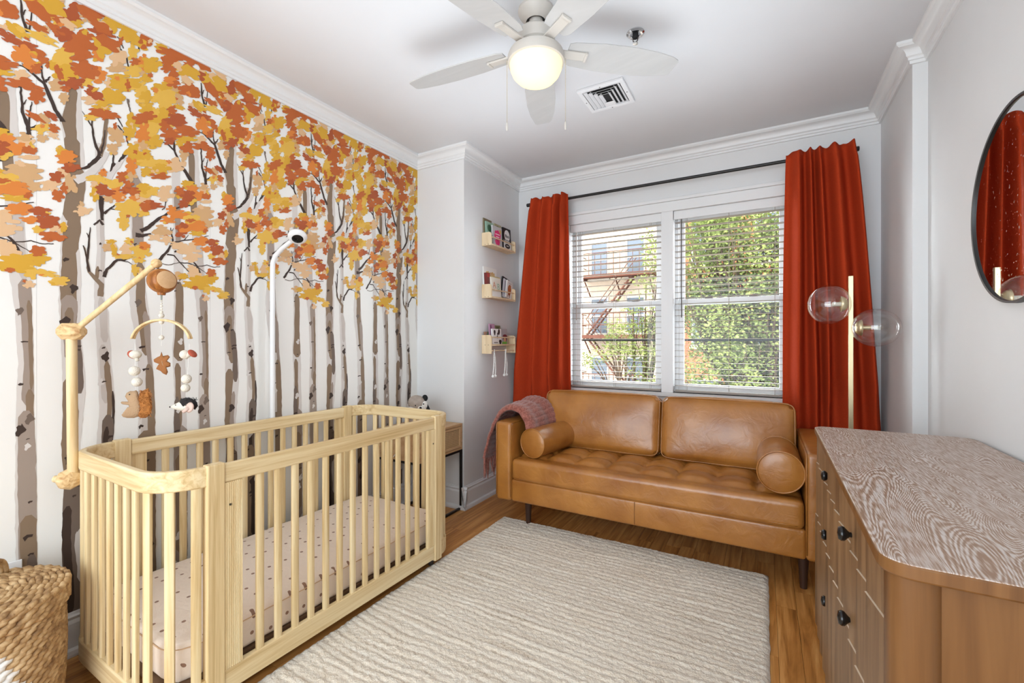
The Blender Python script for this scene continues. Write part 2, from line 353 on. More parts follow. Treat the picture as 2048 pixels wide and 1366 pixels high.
for k, (l, r) in TRUNKS.items():
    L_, R_ = edge(l), edge(r)
    for bi, (z1, z0, fa, fb, c) in enumerate(BANDS[k]): strip(L_, R_, z1, z0, fa, fb, c, 1+bi*.35, seed=bi*1.3+ord(k))
    for _ in range(9):   # dark lenticels
        z = rnd(.25, 1.75); a, b = at_z(L_, z), at_z(R_, z); w = b-a; s = rnd(-.02, .6); e = s+rnd(.22, .5); h = rnd(.003, .012)
        pts = [(a+w*s, z+rnd(-.002, .002)), (a+w*(s*.6+e*.4), z+h*rnd(.5, 1)), (a+w*e, z+h*rnd(.2, .9)), (a+w*(e-.04), z-h*rnd(.2, .8)), (a+w*(s*.5+e*.5), z-h*rnd(.1, .6)), (a+w*(s*.8+e*.2), z-h*rnd(.5, 1.6))]
        mpoly(pts, 'bark', 7)
    for _ in range(5):    # blotches
        z = rnd(.3, 1.6); a, b = at_z(L_, z), at_z(R_, z); w = b-a; c = a+w*rnd(.15, .8); rr = w*rnd(.15, .3)
        mpoly([(c+rr*(1+.4*math.sin(3*t+z*9))*math.cos(t), z+rr*rnd(1.2, 2)*(1+.3*math.sin(2*t))*math.sin(t)) for t in [2*PI*i/14 for i in range(14)]], random.choice(('deep', 'pale', 'bark')), 6.6)
def branch(pts, w0, w1, col, depth):
    P = [Vector(wallpt(*p)) for p in pts]
    Q = [P[0]]
    for a, b in zip(P[:-1], P[1:]):
        for i in range(1, 5): Q.append(a+(b-a)*i/4 + Vector((rnd(-.0015, .0015), rnd(-.0015, .0015)))*(i < 4))
    n = len(Q); A, B = [], []
    for i, p in enumerate(Q):
        d = (Q[min(i+1, n-1)]-Q[max(i-1, 0)]); d = d.normalized() if d.length else Vector((0, 1)); nn = Vector((-d.y, d.x)); w = (w0+(w1-w0)*i/(n-1))*rnd(.85, 1.15)/2
        A.append(tuple(p+nn*w)); B.append(tuple(p-nn*w))
    mpoly(A+B[::-1], col, depth)
C1 = lambda *a: [(x*.2342, y*.2342) for x, y in a]
C2 = lambda *a: [(x*.2342, 300+y*.2342) for x, y in a]
C4 = lambda *a: [(280+x*.205, 100+y*.205) for x, y in a]
C5 = lambda *a: [(260+x*.2196, 340+y*.2196) for x, y in a]
for p, w0, w1, c in [
 (C1((535,1040),(470,940),(380,720),(290,640),(200,570),(110,535)),.016,.003,'bark'),(C1((380,720),(358,640),(355,560)),.008,.003,'bark'),(C1((385,700),(430,655)),.008,.003,'bark'),(C1((210,580),(185,540)),.004,.002,'bark'),
 (C1((245,1190),(240,1080),(190,960),(182,850),(175,740),(105,730)),.014,.003,'bark'),(C1((245,1080),(255,950),(270,870)),.006,.003,'bark'),(C1((190,910),(225,850)),.005,.002,'bark'),(C1((245,1110),(310,1070)),.010,.004,'bark'),
 (C1((238,275),(190,150),(175,0)),.010,.005,'bark'),(C1((245,275),(270,100)),.006,.003,'bark'),(C1((190,130),(220,85)),.005,.003,'bark'),
 (C2((640,265),(720,230),(800,170),(880,80),(910,20)),.030,.016,'pale'),(C2((660,168),(740,148),(790,110),(850,50)),.006,.016,'bark'),(C2((850,50),(885,-50),(900,-180),(908,-300)),.018,.012,'brown'),(C2((850,50),(800,-100),(785,-200),(795,-310)),.011,.003,'bark'),(C2((785,-200),(700,-330)),.006,.002,'bark'),(C2((860,30),(885,-60),(895,-170)),.008,.003,'bark'),
 (C2((920,240),(1000,140),(1075,30)),.022,.012,'pale'),(C2((1010,100),(1040,70),(1075,30)),.005,.014,'bark'),(C2((965,30),(968,120)),.006,.007,'bark'),(C2((975,110),(940,185)),.014,.003,'bark'),
 (C2((855,1250),(865,1150),(760,1040),(742,920),(708,815)),.020,.004,'brown'),(C2((745,930),(758,780),(770,660)),.008,.003,'bark'),(C2((755,750),(738,708)),.005,.002,'bark'),(C2((760,1040),(742,930),(708,815)),.009,.003,'bark'),
 (C2((888,1085),(910,1020),(1000,940),(1062,942),(1135,908)),.013,.004,'bark'),(C2((1000,940),(1090,955),(1130,982)),.005,.002,'bark'),
 (C2((868,395),(862,470),(872,600)),.018,.010,'bark'),(C2((890,545),(940,500),(988,465)),.009,.003,'bark'),(C2((940,500),(1010,515)),.005,.002,'bark'),(C2((800,640),(850,600),(880,640)),.006,.010,'bark'),
 (C5((95,555),(170,520),(240,460),(340,395),(460,335),(570,318)),.016,.004,'bark'),(C5((290,365),(318,340),(326,285)),.004,.004,'bark'),(C5((50,590),(110,600),(190,580)),.022,.006,'bark'),(C5((15,690),(60,670)),.008,.004,'bark'),
 (C5((255,830),(340,740),(388,650),(372,570),(370,525)),.012,.003,'bark'),(C5((375,570),(395,530)),.004,.002,'bark'),(C5((385,662),(490,640),(580,632),(640,620),(715,600)),.006,.003,'bark'),(C5((490,640),(530,590)),.004,.002,'bark'),
 (C5((335,770),(400,780),(450,840),(510,900),(560,955)),.007,.003,'bark'),(C5((450,842),(540,852),(610,880),(700,865),(760,885),(820,882)),.005,.003,'bark'),(C5((275,850),(350,865),(450,842)),.004,.003,'deep'),(C5((570,830),(610,880),(640,960)),.005,.014,'bark'),(C5((610,880),(695,945)),.004,.002,'bark'),
 (C4((515,1310),(450,1200),(390,1110),(335,985),(280,930),(205,890)),.018,.003,'bark'),(C4((335,985),(330,880),(325,820)),.010,.003,'bark'),
 (C1((1000,312),(1030,350),(1052,415)),.004,.005,'bark'),(C1((1005,380),(1040,440),(1080,490),(1100,585)),.006,.006,'bark'),(C1((1178,365),(1185,435)),.004,.007,'bark'),(C1((1090,845),(1100,910),(1118,970)),.010,.004,'deep'),
 (C1((995,990),(1045,1085)),.005,.004,'bark'),(C1((1005,1070),(1075,1160),(1095,1245)),.006,.005,'bark'),(C1((1172,1025),(1185,1090)),.004,.008,'bark')]:
    branch(p, w0, w1, c, 8)
def blob(u, v, ru, rv, col, rot, depth):
    """leaf mass: a soft core with rounded lobes around its rim"""
    a = math.radians(rot); ca, sa = math.cos(a), math.sin(a)
    def el(cu, cv, eu, ev, n):
        ph = rnd(0, 6.3); pts = []
        for i in range(n):
            t = 2*PI*i/n; r = 1+.12*math.sin(3*t+ph)+.07*math.sin(5*t+ph*2); dx, dy = cu+eu*r*math.cos(t), cv+ev*r*math.sin(t); pts.append(wallpt(u+dx*ca-dy*sa, v+dx*sa+dy*ca))
        mpoly(pts, col, depth)
    el(0, 0, ru*.78, rv*.74, 22)
    k = random.choice((5, 6, 7)); p0 = rnd(0, 6.3)
    for i in range(k):
        t = p0+2*PI*(i+rnd(-.25, .25))/k; q = rnd(.30, .50); d = rnd(.62, .98); el(ru*d*math.cos(t), rv*d*math.sin(t), ru*q, rv*q*rnd(.6, .95), 14)
B1 = """T470,20,60,30 O360,25,45,40 Y470,140,80,65 D610,120,85,75 Y650,210,50,35 D820,90,90,50,25 T780,155,85,42 Y960,190,80,90 Y1100,290,85,95 D870,270,110,45,20 D1240,350,60,70
D310,225,95,30,30 T380,265,35,50 Y350,320,150,35,25 D460,240,95,34,35 Y860,400,70,95,-20 D680,370,135,100 D560,300,80,55,15 O840,470,55,60 T1010,490,60,90 T1000,580,80,45 D700,470,90,70 D250,420,130,42,30 D360,510,55,36,20
Y540,480,100,85 Y470,560,75,55 Y560,610,110,65 D310,590,50,42 D720,600,120,70,20 O840,640,75,75 D505,620,30,65,-25 D610,710,95,55 D560,760,40,28 T480,730,70,55 T545,840,45,50 Y740,710,60,38
D800,800,100,45,25 T790,850,95,45 Y960,830,110,80 Y870,910,70,45 T930,720,40,50 Y1060,720,120,60 Y1000,660,80,36 Y1180,740,60,55 D1090,730,22,45 Y1220,830,55,75 Y1140,600,65,60 O1220,530,55,65 T1210,600,50,48 D1150,530,36,34 Y1130,450,50,60
D830,960,70,42 D920,980,90,35,10 Y780,1000,60,36 D1210,1010,70,55 Y1120,1040,55,80 T1000,1160,60,85,-30 Y1100,1130,50,60 O1220,1160,60,55 T1210,1240,60,55 Y1130,1290,80,65 T960,1270,45,50
D300,1000,85,30,30 T380,1020,45,60 D440,990,65,26,30 Y350,1100,75,45 D455,1095,50,36,30 T450,1155,52,24,30 T360,1185,40,40 Y515,1300,38,48 O580,1330,80,45 D960,60,60,40 Y1180,200,60,60 T1060,130,40,30 O1300,200,60,50"""
B2 = """O560,70,85,52 D600,150,70,45 D480,230,60,55 T520,200,50,48 T590,290,68,80 D545,330,28,50 T420,300,80,55 D490,390,48,62,-35 T710,520,72,42 T690,478,22,34
Y830,240,95,32 O880,195,32,34 T810,290,42,38 Y805,370,34,72 D870,330,58,46 D920,370,72,26 Y960,290,90,42 O990,330,48,82 D1040,230,42,48 T1110,220,50,46 O1120,140,46,70 D1090,310,42,50 D1110,350,82,32 O1020,400,60,46 T930,410,48,40 O1150,410,40,30
Y1090,500,115,62 Y1050,610,44,66 T1230,410,60,48 D1240,480,50,40 Y1220,540,45,28 Y1220,330,60,46 Y1190,60,110,62 Y1250,190,50,36 Y945,780,44,16 T920,830,48,38 Y970,850,26,62,-15 T1080,850,64,66 Y1105,780,42,30 Y1060,910,75,24 Y1200,870,80,52 O1230,820,50,34 Y1190,930,48,38 Y1150,1020,36,44 T1190,1030,28,28"""
B4 = """D330,40,150,46,15 D490,100,92,52,30 D280,100,90,55 Y440,210,95,50 Y500,80,30,24 T600,215,38,40 D630,270,85,42,30 D270,170,68,58 D320,230,46,60 O285,290,60,34 D330,320,62,46 D470,390,95,80 T430,300,30,30 T320,390,75,40,30 T385,480,34,62,-20 D540,420,50,52
Y100,150,100,85 Y60,280,60,48 Y200,370,95,55 Y240,480,105,110 Y60,450,66,60 Y60,560,70,58 O150,395,30,28 Y180,650,110,100 D80,650,74,42,-10 D310,590,44,40 Y380,560,52,24,20 Y570,545,85,40,40 T520,530,40,28
D530,610,70,32,35 D620,660,52,38 O610,740,82,60,45 D350,680,105,58 D250,730,68,60 D410,760,105,58,20 D500,810,80,36 D300,830,92,52 D290,890,48,38 Y110,770,95,105 Y140,900,88,58 O30,790,46,85 T30,920,50,58
Y450,870,95,42 T600,880,48,46 Y385,910,40,36 D460,955,58,60 D610,940,92,40,10 D685,1020,44,56 T430,1020,48,60 Y120,1100,135,52 Y200,1160,85,52 T130,1170,62,34 T340,1130,88,72 D205,1235,92,36 Y60,1040,62,36 Y470,1310,64,30,20 T620,1340,40,38"""
B5 = """Y150,185,122,56 T310,215,78,72 D190,320,105,34 T120,275,62,36 D30,200,46,36 O40,252,45,28 Y30,370,62,48 Y120,392,40,28
Y530,140,62,34 D450,190,46,40 O560,180,50,46 D520,240,60,52 Y450,230,36,30 O625,230,60,46 D690,240,40,30 Y590,220,32,18 T680,190,40,52 Y555,285,38,44 D485,310,50,38 T690,290,52,18 O380,360,46,40 O430,410,95,46 O340,460,64,34 Y500,410,72,34 Y560,450,75,46 T660,400,98,66 D550,460,38,16 O560,520,115,44 D470,550,54,62 T710,490,48,42 Y610,575,62,24 D680,550,28,28
T290,560,82,56 T230,615,62,34 T330,640,48,40 O640,650,70,44 D740,655,56,34 Y765,670,42,18 O700,722,56,26 D790,730,60,46 Y740,790,38,28 T840,770,52,36 Y872,760,18,40 D812,830,58,34 T520,720,105,58 T565,790,72,46 T425,690,58,36
D735,940,48,36 Y740,985,48,50 Y640,1010,95,56 T590,960,60,56 Y540,1040,70,34 Y620,1050,85,44 D590,1072,30,16 Y700,1085,44,52 T640,1040,28,40 Y780,1090,64,24,18 Y850,1140,52,34 T860,1165,28,14 T690,1170,30,28 T440,962,60,36 Y485,970,40,28 T560,900,38,40"""
items = []
for src, fn, sc in ((B1, C1, .2342), (B2, C2, .2342), (B4, C4, .205), (B5, C5, .2196)):
    for tok in src.split():
        c = tok[0]; q = [float(t) for t in tok[1:].split(',')]; (u, v), = fn((q[0], q[1])); items.append((c, u, v, q[2]*sc*.98, q[3]*sc*.98, q[4] if len(q) > 4 else 0))
order = {'T': 0, 'Y': 1, 'O': 2, 'D': 3}
items.sort(key=lambda t: order[t[0]]+rnd(-.9, .9))
for i, (c, u, v, ru, rv, rot) in enumerate(items):
    cc = {'T': random.choice('Ttt' if v < 300 else 'TTt'), 'Y': random.choice('YYy'), 'O': 'O', 'D': random.choice('DDR')}[c]
    blob(u, v, ru, rv, cc, rot, 10+i*.03)
    if random.random() < .45: blob(u+rnd(-1, 1)*ru, v+rnd(-1, 1)*rv, ru*rnd(.2, .4), rv*rnd(.25, .5), random.choice('YTODDy'), rnd(-40, 40), 10.1+i*.03)
for _ in range(22):   # the strip just under the moulding
    y, z = .6+rnd(0, PER), rnd(2.52, 2.66); r = rnd(.018, .04); c = random.choice('YYDDT'); ph = rnd(0, 6)
    mpoly([(y+r*(1+.2*math.sin(5*t+ph)+.1*math.sin(8*t))*math.cos(t), z+r*.8*(1+.2*math.sin(4*t+ph))*math.sin(t)) for t in [2*PI*i/30 for i in range(30)]], c, 17)
for k in range(5):    # paper joints
    pass
mo = mur.build('mural_print', mur_mats, parent=wl); mo['label'] = 'printed birch trunks and orange autumn leaves'
jm = MB(); 
for k in range(-1, 5):
    y = .583+k*PER
    if YN < y < YB: jm.box(XL, XL+.0002, y-.0006, y+.0006, .17, 2.64)
jo = jm.build('paper_joint', plain('joint', (205, 200, 195), .7), parent=wl); jo['kind'] = 'stuff'

# ------------------------------------------------------------------ windows
vinyl = plain('window_vinyl', (236, 237, 239), 0.3, var=.005); pane_m = glass('window_glass', (.97, .985, .98), .015, .4)
dark_m = plain('dark_bronze', (70, 62, 56), .5)
# flat casing boards around both openings
cz = MB(); o_ = .018
cz.box(WX[0][0]-.10, WX[1][1]+.10, YW-o_, YW, WZ1, WZ1+.075); cz.box(WX[0][0]-.115, WX[1][1]+.115, YW-o_-.012, YW, WZ1+.075, WZ1+.10)
cz.box(WX[0][0]-.10, WX[0][0], YW-o_, YW, WZ0, WZ1); cz.box(WX[1][1], WX[1][1]+.10, YW-o_, YW, WZ0, WZ1); cz.box(WX[0][1], WX[1][0], YW-o_, YW, WZ0, WZ1)
cz.box(WX[0][0]-.14, WX[1][1]+.14, YW-.055, YW+.02, WZ0-.028, WZ0); cz.box(WX[0][0]-.10, WX[1][1]+.10, YW-o_, YW, WZ0-.11, WZ0-.028)
struct(cz.build('trim_2', trim_m, bevel=.003), 'flat white casing and sill around the pair of windows')
ZM = 1.575
for wi, (x0, x1) in enumerate(WX):
    fr = MB(); t = .028; ya, yb = YW+.075, YW+.165
    fr.box(x0, x0+t, ya, yb, WZ0, WZ1); fr.box(x1-t, x1, ya, yb, WZ0, WZ1); fr.box(x0+t, x1-t, ya, yb, WZ1-t, WZ1); fr.box(x0+t, x1-t, ya, yb, WZ0, WZ0+t)
    f = struct(fr.build('window_%d' % (wi+1), vinyl, origin=((x0+x1)/2, YW+.12, WZ0), bevel=.002), 'white double-hung window ' + ('nearer the wall shelves' if wi == 0 else 'nearer the floor lamp'))
    for nm, za, zb, yy in (('lower_sash', WZ0+t, ZM+.022, YW+.085), ('upper_sash', ZM-.022, WZ1-t, YW+.122)):
        s = .036; m = MB(); a, b = x0+t, x1-t
        m.box(a, a+s, yy, yy+.032, za, zb); m.box(b-s, b, yy, yy+.032, za, zb); m.box(a+s, b-s, yy, yy+.032, za, za+s); m.box(a+s, b-s, yy, yy+.032, zb-s, zb)
        sa = m.build(nm, vinyl, parent=f, bevel=.002)
        MB().box(a+s, b-s, yy+.012, yy+.016, za+s, zb-s).build('pane', pane_m, parent=sa)
        if nm == 'lower_sash':
            for q in (.3, .72):
                l = MB(); xx = a+(b-a)*q; l.box(xx-.028, xx+.028, yy+.004, yy+.03, zb, zb+.010); l.box(xx-.008, xx+.03, yy+.0, yy+.018, zb+.010, zb+.018); l.build('sash_lock', dark_m, parent=sa, bevel=.002)
# blinds
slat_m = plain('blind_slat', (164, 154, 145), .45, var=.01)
for wi, (x0, x1) in enumerate(WX):
    yc = YW+.036; lab = ('pale slatted blind in the window nearer the wall shelves', 'pale slatted blind in the window nearer the floor lamp')[wi]
    b = thing('venetian_blind', lab, 'blind', ((x0+x1)/2, yc, WZ0), 'open window blinds')
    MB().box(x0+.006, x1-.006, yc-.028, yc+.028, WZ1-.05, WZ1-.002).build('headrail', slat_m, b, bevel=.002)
    MB().box(x0+.003, x1-.003, yc-.034, yc-.029, WZ1-.066, WZ1-.001).build('valance', trim_m, b, bevel=.0015)
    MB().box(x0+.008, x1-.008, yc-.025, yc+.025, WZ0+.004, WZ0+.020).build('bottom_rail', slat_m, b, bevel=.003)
    first = None; z = WZ0+.055; n = 0; dz = (WZ1-.085-z)/28
    for i in range(29):
        zz = z+i*dz
        if first is None:
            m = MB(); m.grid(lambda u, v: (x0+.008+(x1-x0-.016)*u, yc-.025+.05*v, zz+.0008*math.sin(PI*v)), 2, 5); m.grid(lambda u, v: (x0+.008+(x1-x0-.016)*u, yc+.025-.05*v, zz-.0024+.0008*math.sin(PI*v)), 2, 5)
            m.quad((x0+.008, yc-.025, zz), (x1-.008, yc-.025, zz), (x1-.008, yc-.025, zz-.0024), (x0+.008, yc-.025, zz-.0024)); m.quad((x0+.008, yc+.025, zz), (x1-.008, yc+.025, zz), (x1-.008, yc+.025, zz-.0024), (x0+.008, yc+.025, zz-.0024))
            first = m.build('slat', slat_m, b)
        else: copy_to(first, (0, 0, i*dz), parent=b)
    for q in (.12, .5, .88):
        for yy in (-.026, .026):
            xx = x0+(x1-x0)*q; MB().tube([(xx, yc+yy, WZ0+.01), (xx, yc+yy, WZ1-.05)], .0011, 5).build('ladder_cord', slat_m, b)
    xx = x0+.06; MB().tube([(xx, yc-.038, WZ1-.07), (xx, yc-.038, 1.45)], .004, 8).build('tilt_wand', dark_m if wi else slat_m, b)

# ------------------------------------------------------------------ outside
FY = 18.0
cream = plain('cream_stucco', (116, 101, 87), .9, spec=.02, var=.04, vscale=.6); brick_m = plain('red_brick', (108, 58, 40), .9, spec=.02, var=.12, vscale=8); stone = plain('window_stone', (112, 104, 94), .9, spec=.02); wglass = plain('far_window_glass', (52, 56, 62), .3, spec=.1, var=.2, vscale=.4)
wframe = plain('far_window_frame', (112, 108, 102), .6, spec=.05); rust = plain('rust_iron', (54, 32, 25), .7, spec=.03, var=.1); asph = plain('asphalt', (96, 94, 92), .9, spec=.02)
struct(MB().box(-30, 30, 4.2, 40, -8.2, -8).build('ground', asph), 'grey street surface far below the windows')
def facade(name, label, x0, x1, m, cols, rows, ww, wh, z0=-8, z1=9.5, fy=FY):
    t = thing(name, label, 'building', ((x0+x1)/2, fy, z0))
    MB().box(x0, x1, fy, fy+6, z0, z1).build('wall', m, t)
    MB().box(x0, x1, fy-.35, fy, z1-.5, z1).build('cornice', stone, t)
    pf = None
    for cxx in cols:
        for rz in rows:
            w = MB(); w.box(cxx-ww/2-.06, cxx+ww/2+.06, fy-.05, fy, rz-wh/2-.06, rz-wh/2); w.box(cxx-ww/2-.06, cxx+ww/2+.06, fy-.05, fy, rz+wh/2, rz+wh/2+.08); w.box(cxx-ww/2-.06, cxx-ww/2, fy-.05, fy, rz-wh/2, rz+wh/2); w.box(cxx+ww/2, cxx+ww/2+.06, fy-.05, fy, rz-wh/2, rz+wh/2); w.box(cxx-ww/2, cxx+ww/2, fy-.04, fy, rz-.03, rz+.03)
            wo = w.build('window', wframe, t); MB().box(cxx-ww/2, cxx+ww/2, fy-.02, fy-.005, rz-wh/2, rz+wh/2).build('pane', wglass, wo)
            MB().box(cxx-ww/2-.12, cxx+ww/2+.12, fy-.12, fy, rz-wh/2-.2, rz-wh/2-.06).build('sill', stone, wo)
    return t
facade('apartment_building', 'cream apartment house across the street with a fire escape', -14.0, -3.3, cream, [-12.1, -10.4, -8.75, -7.3, -6.0, -4.5], [7.0, 4.7, 2.35, -.1, -2.5, -4.9], .66, 1.4)
facade('apartment_building', 'red brick apartment house behind the street tree', -3.28, 12, brick_m, [-1.9, .2, 2.3, 4.4, 6.5], [5.0, 2.0, -1.0, -4.0], .9, 1.6, fy=FY+.1)
# fire escape
fe = thing('fire_escape', 'rusty iron fire escape on the cream building', 'fire escape', (-5.9, FY-.6, -2))
for k, pz in enumerate((3.9, 1.5, -.9)):
    p = MB(); xa, xb_ = -6.6, -3.6
    for i in range(9): p.box(xa, xb_, FY-1.05+i*.115, FY-1.05+i*.115+.07, pz, pz+.04)
    p.box(xa, xb_, FY-1.08, FY-1.03, pz-.08, pz+.05); p.box(xa, xa+.06, FY-1.05, FY, pz-.08, pz+.05); p.box(xb_-.06, xb_, FY-1.05, FY, pz-.08, pz+.05)
    for xx in (xa+.2, (xa+xb_)/2, xb_-.2): p.tube([(xx, FY-.9, pz), (xx, FY-.02, pz-.7)], .03, 6)
    pl_ = p.build('platform', rust, fe)
    r = MB()
    for zz in (.45, .9): r.tube([(xa, FY, pz+zz), (xa, FY-1.05, pz+zz), (xb_, FY-1.05, pz+zz), (xb_, FY, pz+zz)], .018, 6)
    for i in range(13): xx = xa+(xb_-xa)*i/12; r.tube([(xx, FY-1.05, pz), (xx, FY-1.05, pz+.9)], .011, 5)
    for yy in (FY-.7, FY-.35):
        for xx in (xa, xb_): r.tube([(xx, yy, pz), (xx, yy, pz+.9)], .011, 5)
    r.build('railing', rust, pl_)
    s = MB(); a, b = Vector((-6.3, FY-.55, pz-2.4)), Vector((-4.4, FY-.55, pz)) 
    if k % 2: a.x, b.x = b.x, a.x
    for dy in (-.25, .25): s.tube([a+Vector((0, dy, 0)), b+Vector((0, dy, 0))], .04, 6); s.tube([a+Vector((0, dy, .7)), b+Vector((0, dy, .7))], .016, 6)
    for i in range(11): q = a+(b-a)*(i+.5)/11; s.box(q.x-.1, q.x+.1, q.y-.25, q.y+.25, q.z-.015, q.z+.015)
    s.build('stair', rust, fe)
# street trees
leaf_m, nt, p = new_mat('street_leaf'); p.inputs['Roughness'].default_value = .6; p.inputs['Specular IOR Level'].default_value = .04
tc = N(nt, 'ShaderNodeTexCoord'); n1 = N(nt, 'ShaderNodeTexNoise', i_Scale=2.4, i_Detail=6.0); nt.links.new(tc.outputs['Object'], n1.inputs[0]); r = N(nt, 'ShaderNodeValToRGB')
r.color_ramp.elements[0].position = .3; r.color_ramp.elements[0].color = srgb(40, 50, 24); r.color_ramp.elements[1].position = .7; r.color_ramp.elements[1].color = srgb(100, 104, 58)
nt.links.new(n1.outputs[0], r.inputs[0]); nt.links.new(r.outputs[0], p.inputs['Base Color'])
tl = N(nt, 'ShaderNodeBsdfTranslucent'); tl.inputs[0].default_value = srgb(70, 80, 34); ms = N(nt, 'ShaderNodeMixShader', i_0=.3); nt.links.new(p.outputs[0], ms.inputs[1]); nt.links.new(tl.outputs[0], ms.inputs[2]); nt.links.new(ms.outputs[0], nt.nodes['Material Output'].inputs[0])
bark_m = plain('tree_bark', (48, 38, 30), .9, spec=.02, bump=.4, bscale=14)
def tree(label, x, y, clumps, leaves, rs, hang):
    t = thing('street_tree', label, 'tree', (x, y, -8), 'trees outside the windows')
    R_ = random.Random(rs); tr = MB(); top = Vector((x, y, -1.5))
    tr.tube([(x, y, -8), (x+.1, y, -5), top], [.22, .18, .14], 8)
    cr = MB()
    for c in clumps:
        cv = Vector(c[:3]); mid = (top+cv)/2+Vector((R_.uniform(-.3, .3), R_.uniform(-.3, .3), .2)); tr.tube([top-Vector((0, 0, R_.uniform(0, 2))), mid, cv], [.05, .03, .012], 6)
        for _ in range(3): e = cv+Vector((R_.uniform(-1, 1), R_.uniform(-1, 1), R_.uniform(-.5, .8)))*c[3]*.8; tr.tube([mid, (mid+e)/2+Vector((0, 0, .1)), e], [.018, .012, .005], 5)
        nl = int(leaves*c[3]**2)
        for _ in range(nl):
            d = Vector((R_.gauss(0, 1), R_.gauss(0, 1), R_.gauss(0, 1))).normalized()*(c[3]*R_.random()**.45); d.z *= .8
            if d.y > c[3]*.5: d.y *= .3
            if noise.noise(d*2.2+cv) < -.12: continue
            q = cv+d; a = R_.uniform(0, 6.28); L = R_.uniform(.08, .15)*hang; t1 = Vector((math.cos(a), math.sin(a), R_.uniform(-.9, .5))).normalized()*L; t2 = t1.cross(Vector((R_.gauss(0, 1), R_.gauss(0, 1), R_.gauss(0, 1)))).normalized()*L*.32
            cr._add([q, q+t1*.5+t2, q+t1, q+t1*.5-t2], [(0, 1, 2, 3)])
    tr.build('trunk', bark_m, t, smooth=True); c = cr.build('crown', leaf_m, t); c['kind'] = 'stuff'
R_ = random.Random(3)
cl = [(R_.uniform(-1.9, 1.6), 10.3+R_.uniform(-1.0, 1.0), R_.uniform(-2.6, 4.6), R_.uniform(.55, .85)) for _ in range(135)]
tree('large leafy street tree filling the window by the lamp', .2, 10.8, cl, 1900, 4, .58)
cl = [(x_, 11.5+R_.uniform(-.4, .4), z_, r_) for x_, z_, r_ in ((-2.30,3.2,.45),(-2.6,2.7,.45),(-2.95,2.3,.4),(-2.25,2.4,.5),(-2.7,1.7,.5),(-3.2,1.6,.45),(-2.3,1.6,.5),(-3.6,1.15,.45),(-3.0,1.0,.5),(-2.4,.9,.5),(-3.9,.8,.4),(-2.6,.3,.5),(-3.1,-.05,.45),(-2.2,.1,.5),(-2.8,-.6,.6),(-3.4,-.7,.5),(-2.3,-.8,.5))]
tree('smaller street tree in front of the cream building', -2.9, 11.8, cl, 2600, 9, .55)
MB().tube([(-9+i*.9, 8.5, 1.34-.04*math.sin(PI*i/20)) for i in range(21)], .022, 6).build('utility_cable', plain('cable_black', (12, 12, 12), .9, spec=0), origin=(-1, 8.5, 1.3))
tag(bpy.data.objects['utility_cable'], 'black utility cable strung across the street outside', 'cable')

# ------------------------------------------------------------------ curtain rod and curtains
blk = plain('black_metal', (28, 27, 27), .4)
ZR, YR = 2.476, 3.50
rod = thing('curtain_rod', 'black metal curtain rod spanning both windows', 'curtain rod', (-.65, YR, ZR))
MB().tube([(-1.80, YR, ZR), (.485, YR, ZR)], .0115, 14).build('pole', blk, rod, smooth='auto')
for xx, d in ((-1.80, -1), (.485, 1)): MB().lathe([(.0145, 0), (.0155, .004), (.0155, .03), (.013, .034)], (xx-(.034 if d < 0 else 0), YR, ZR), 16, 'x').build('end_cap', blk, rod, smooth='auto')
for xx in (-1.76, .45): 
    m = MB(); m.box(xx-.008, xx+.008, YR, YW, ZR-.022, ZR-.012); m.box(xx-.012, xx+.012, YW-.006, YW, ZR-.05, ZR+.03); m.lathe([(.016, -.008), (.016, .008)], (xx, YR, ZR), 14, 'x'); m.build('bracket', blk, rod)
cur_m, nt, p = new_mat('rust_linen'); p.inputs['Roughness'].default_value = .9; p.inputs['Specular IOR Level'].default_value = .12
tc = N(nt, 'ShaderNodeTexCoord'); n1 = N(nt, 'ShaderNodeTexNoise', i_Scale=260.0, i_Detail=2.0); nt.links.new(tc.outputs['Object'], n1.inputs[0]); r = N(nt, 'ShaderNodeValToRGB')
r.color_ramp.elements[0].color = srgb(160, 48, 20); r.color_ramp.elements[1].color = srgb(204, 74, 36); nt.links.new(n1.outputs[0], r.inputs[0]); nt.links.new(r.outputs[0], p.inputs['Base Color'])
b_ = N(nt, 'ShaderNodeBump', i_Strength=.25, i_Distance=.002); nt.links.new(n1.outputs[0], b_.inputs['Height']); nt.links.new(b_.outputs[0], p.inputs['Normal'])
tl = N(nt, 'ShaderNodeBsdfTranslucent'); tl.inputs[0].default_value = srgb(200, 70, 40); ms = N(nt, 'ShaderNodeMixShader', i_0=.10); nt.links.new(p.outputs[0], ms.inputs[1]); nt.links.new(tl.outputs[0], ms.inputs[2]); nt.links.new(ms.outputs[0], nt.nodes['Material Output'].inputs[0])
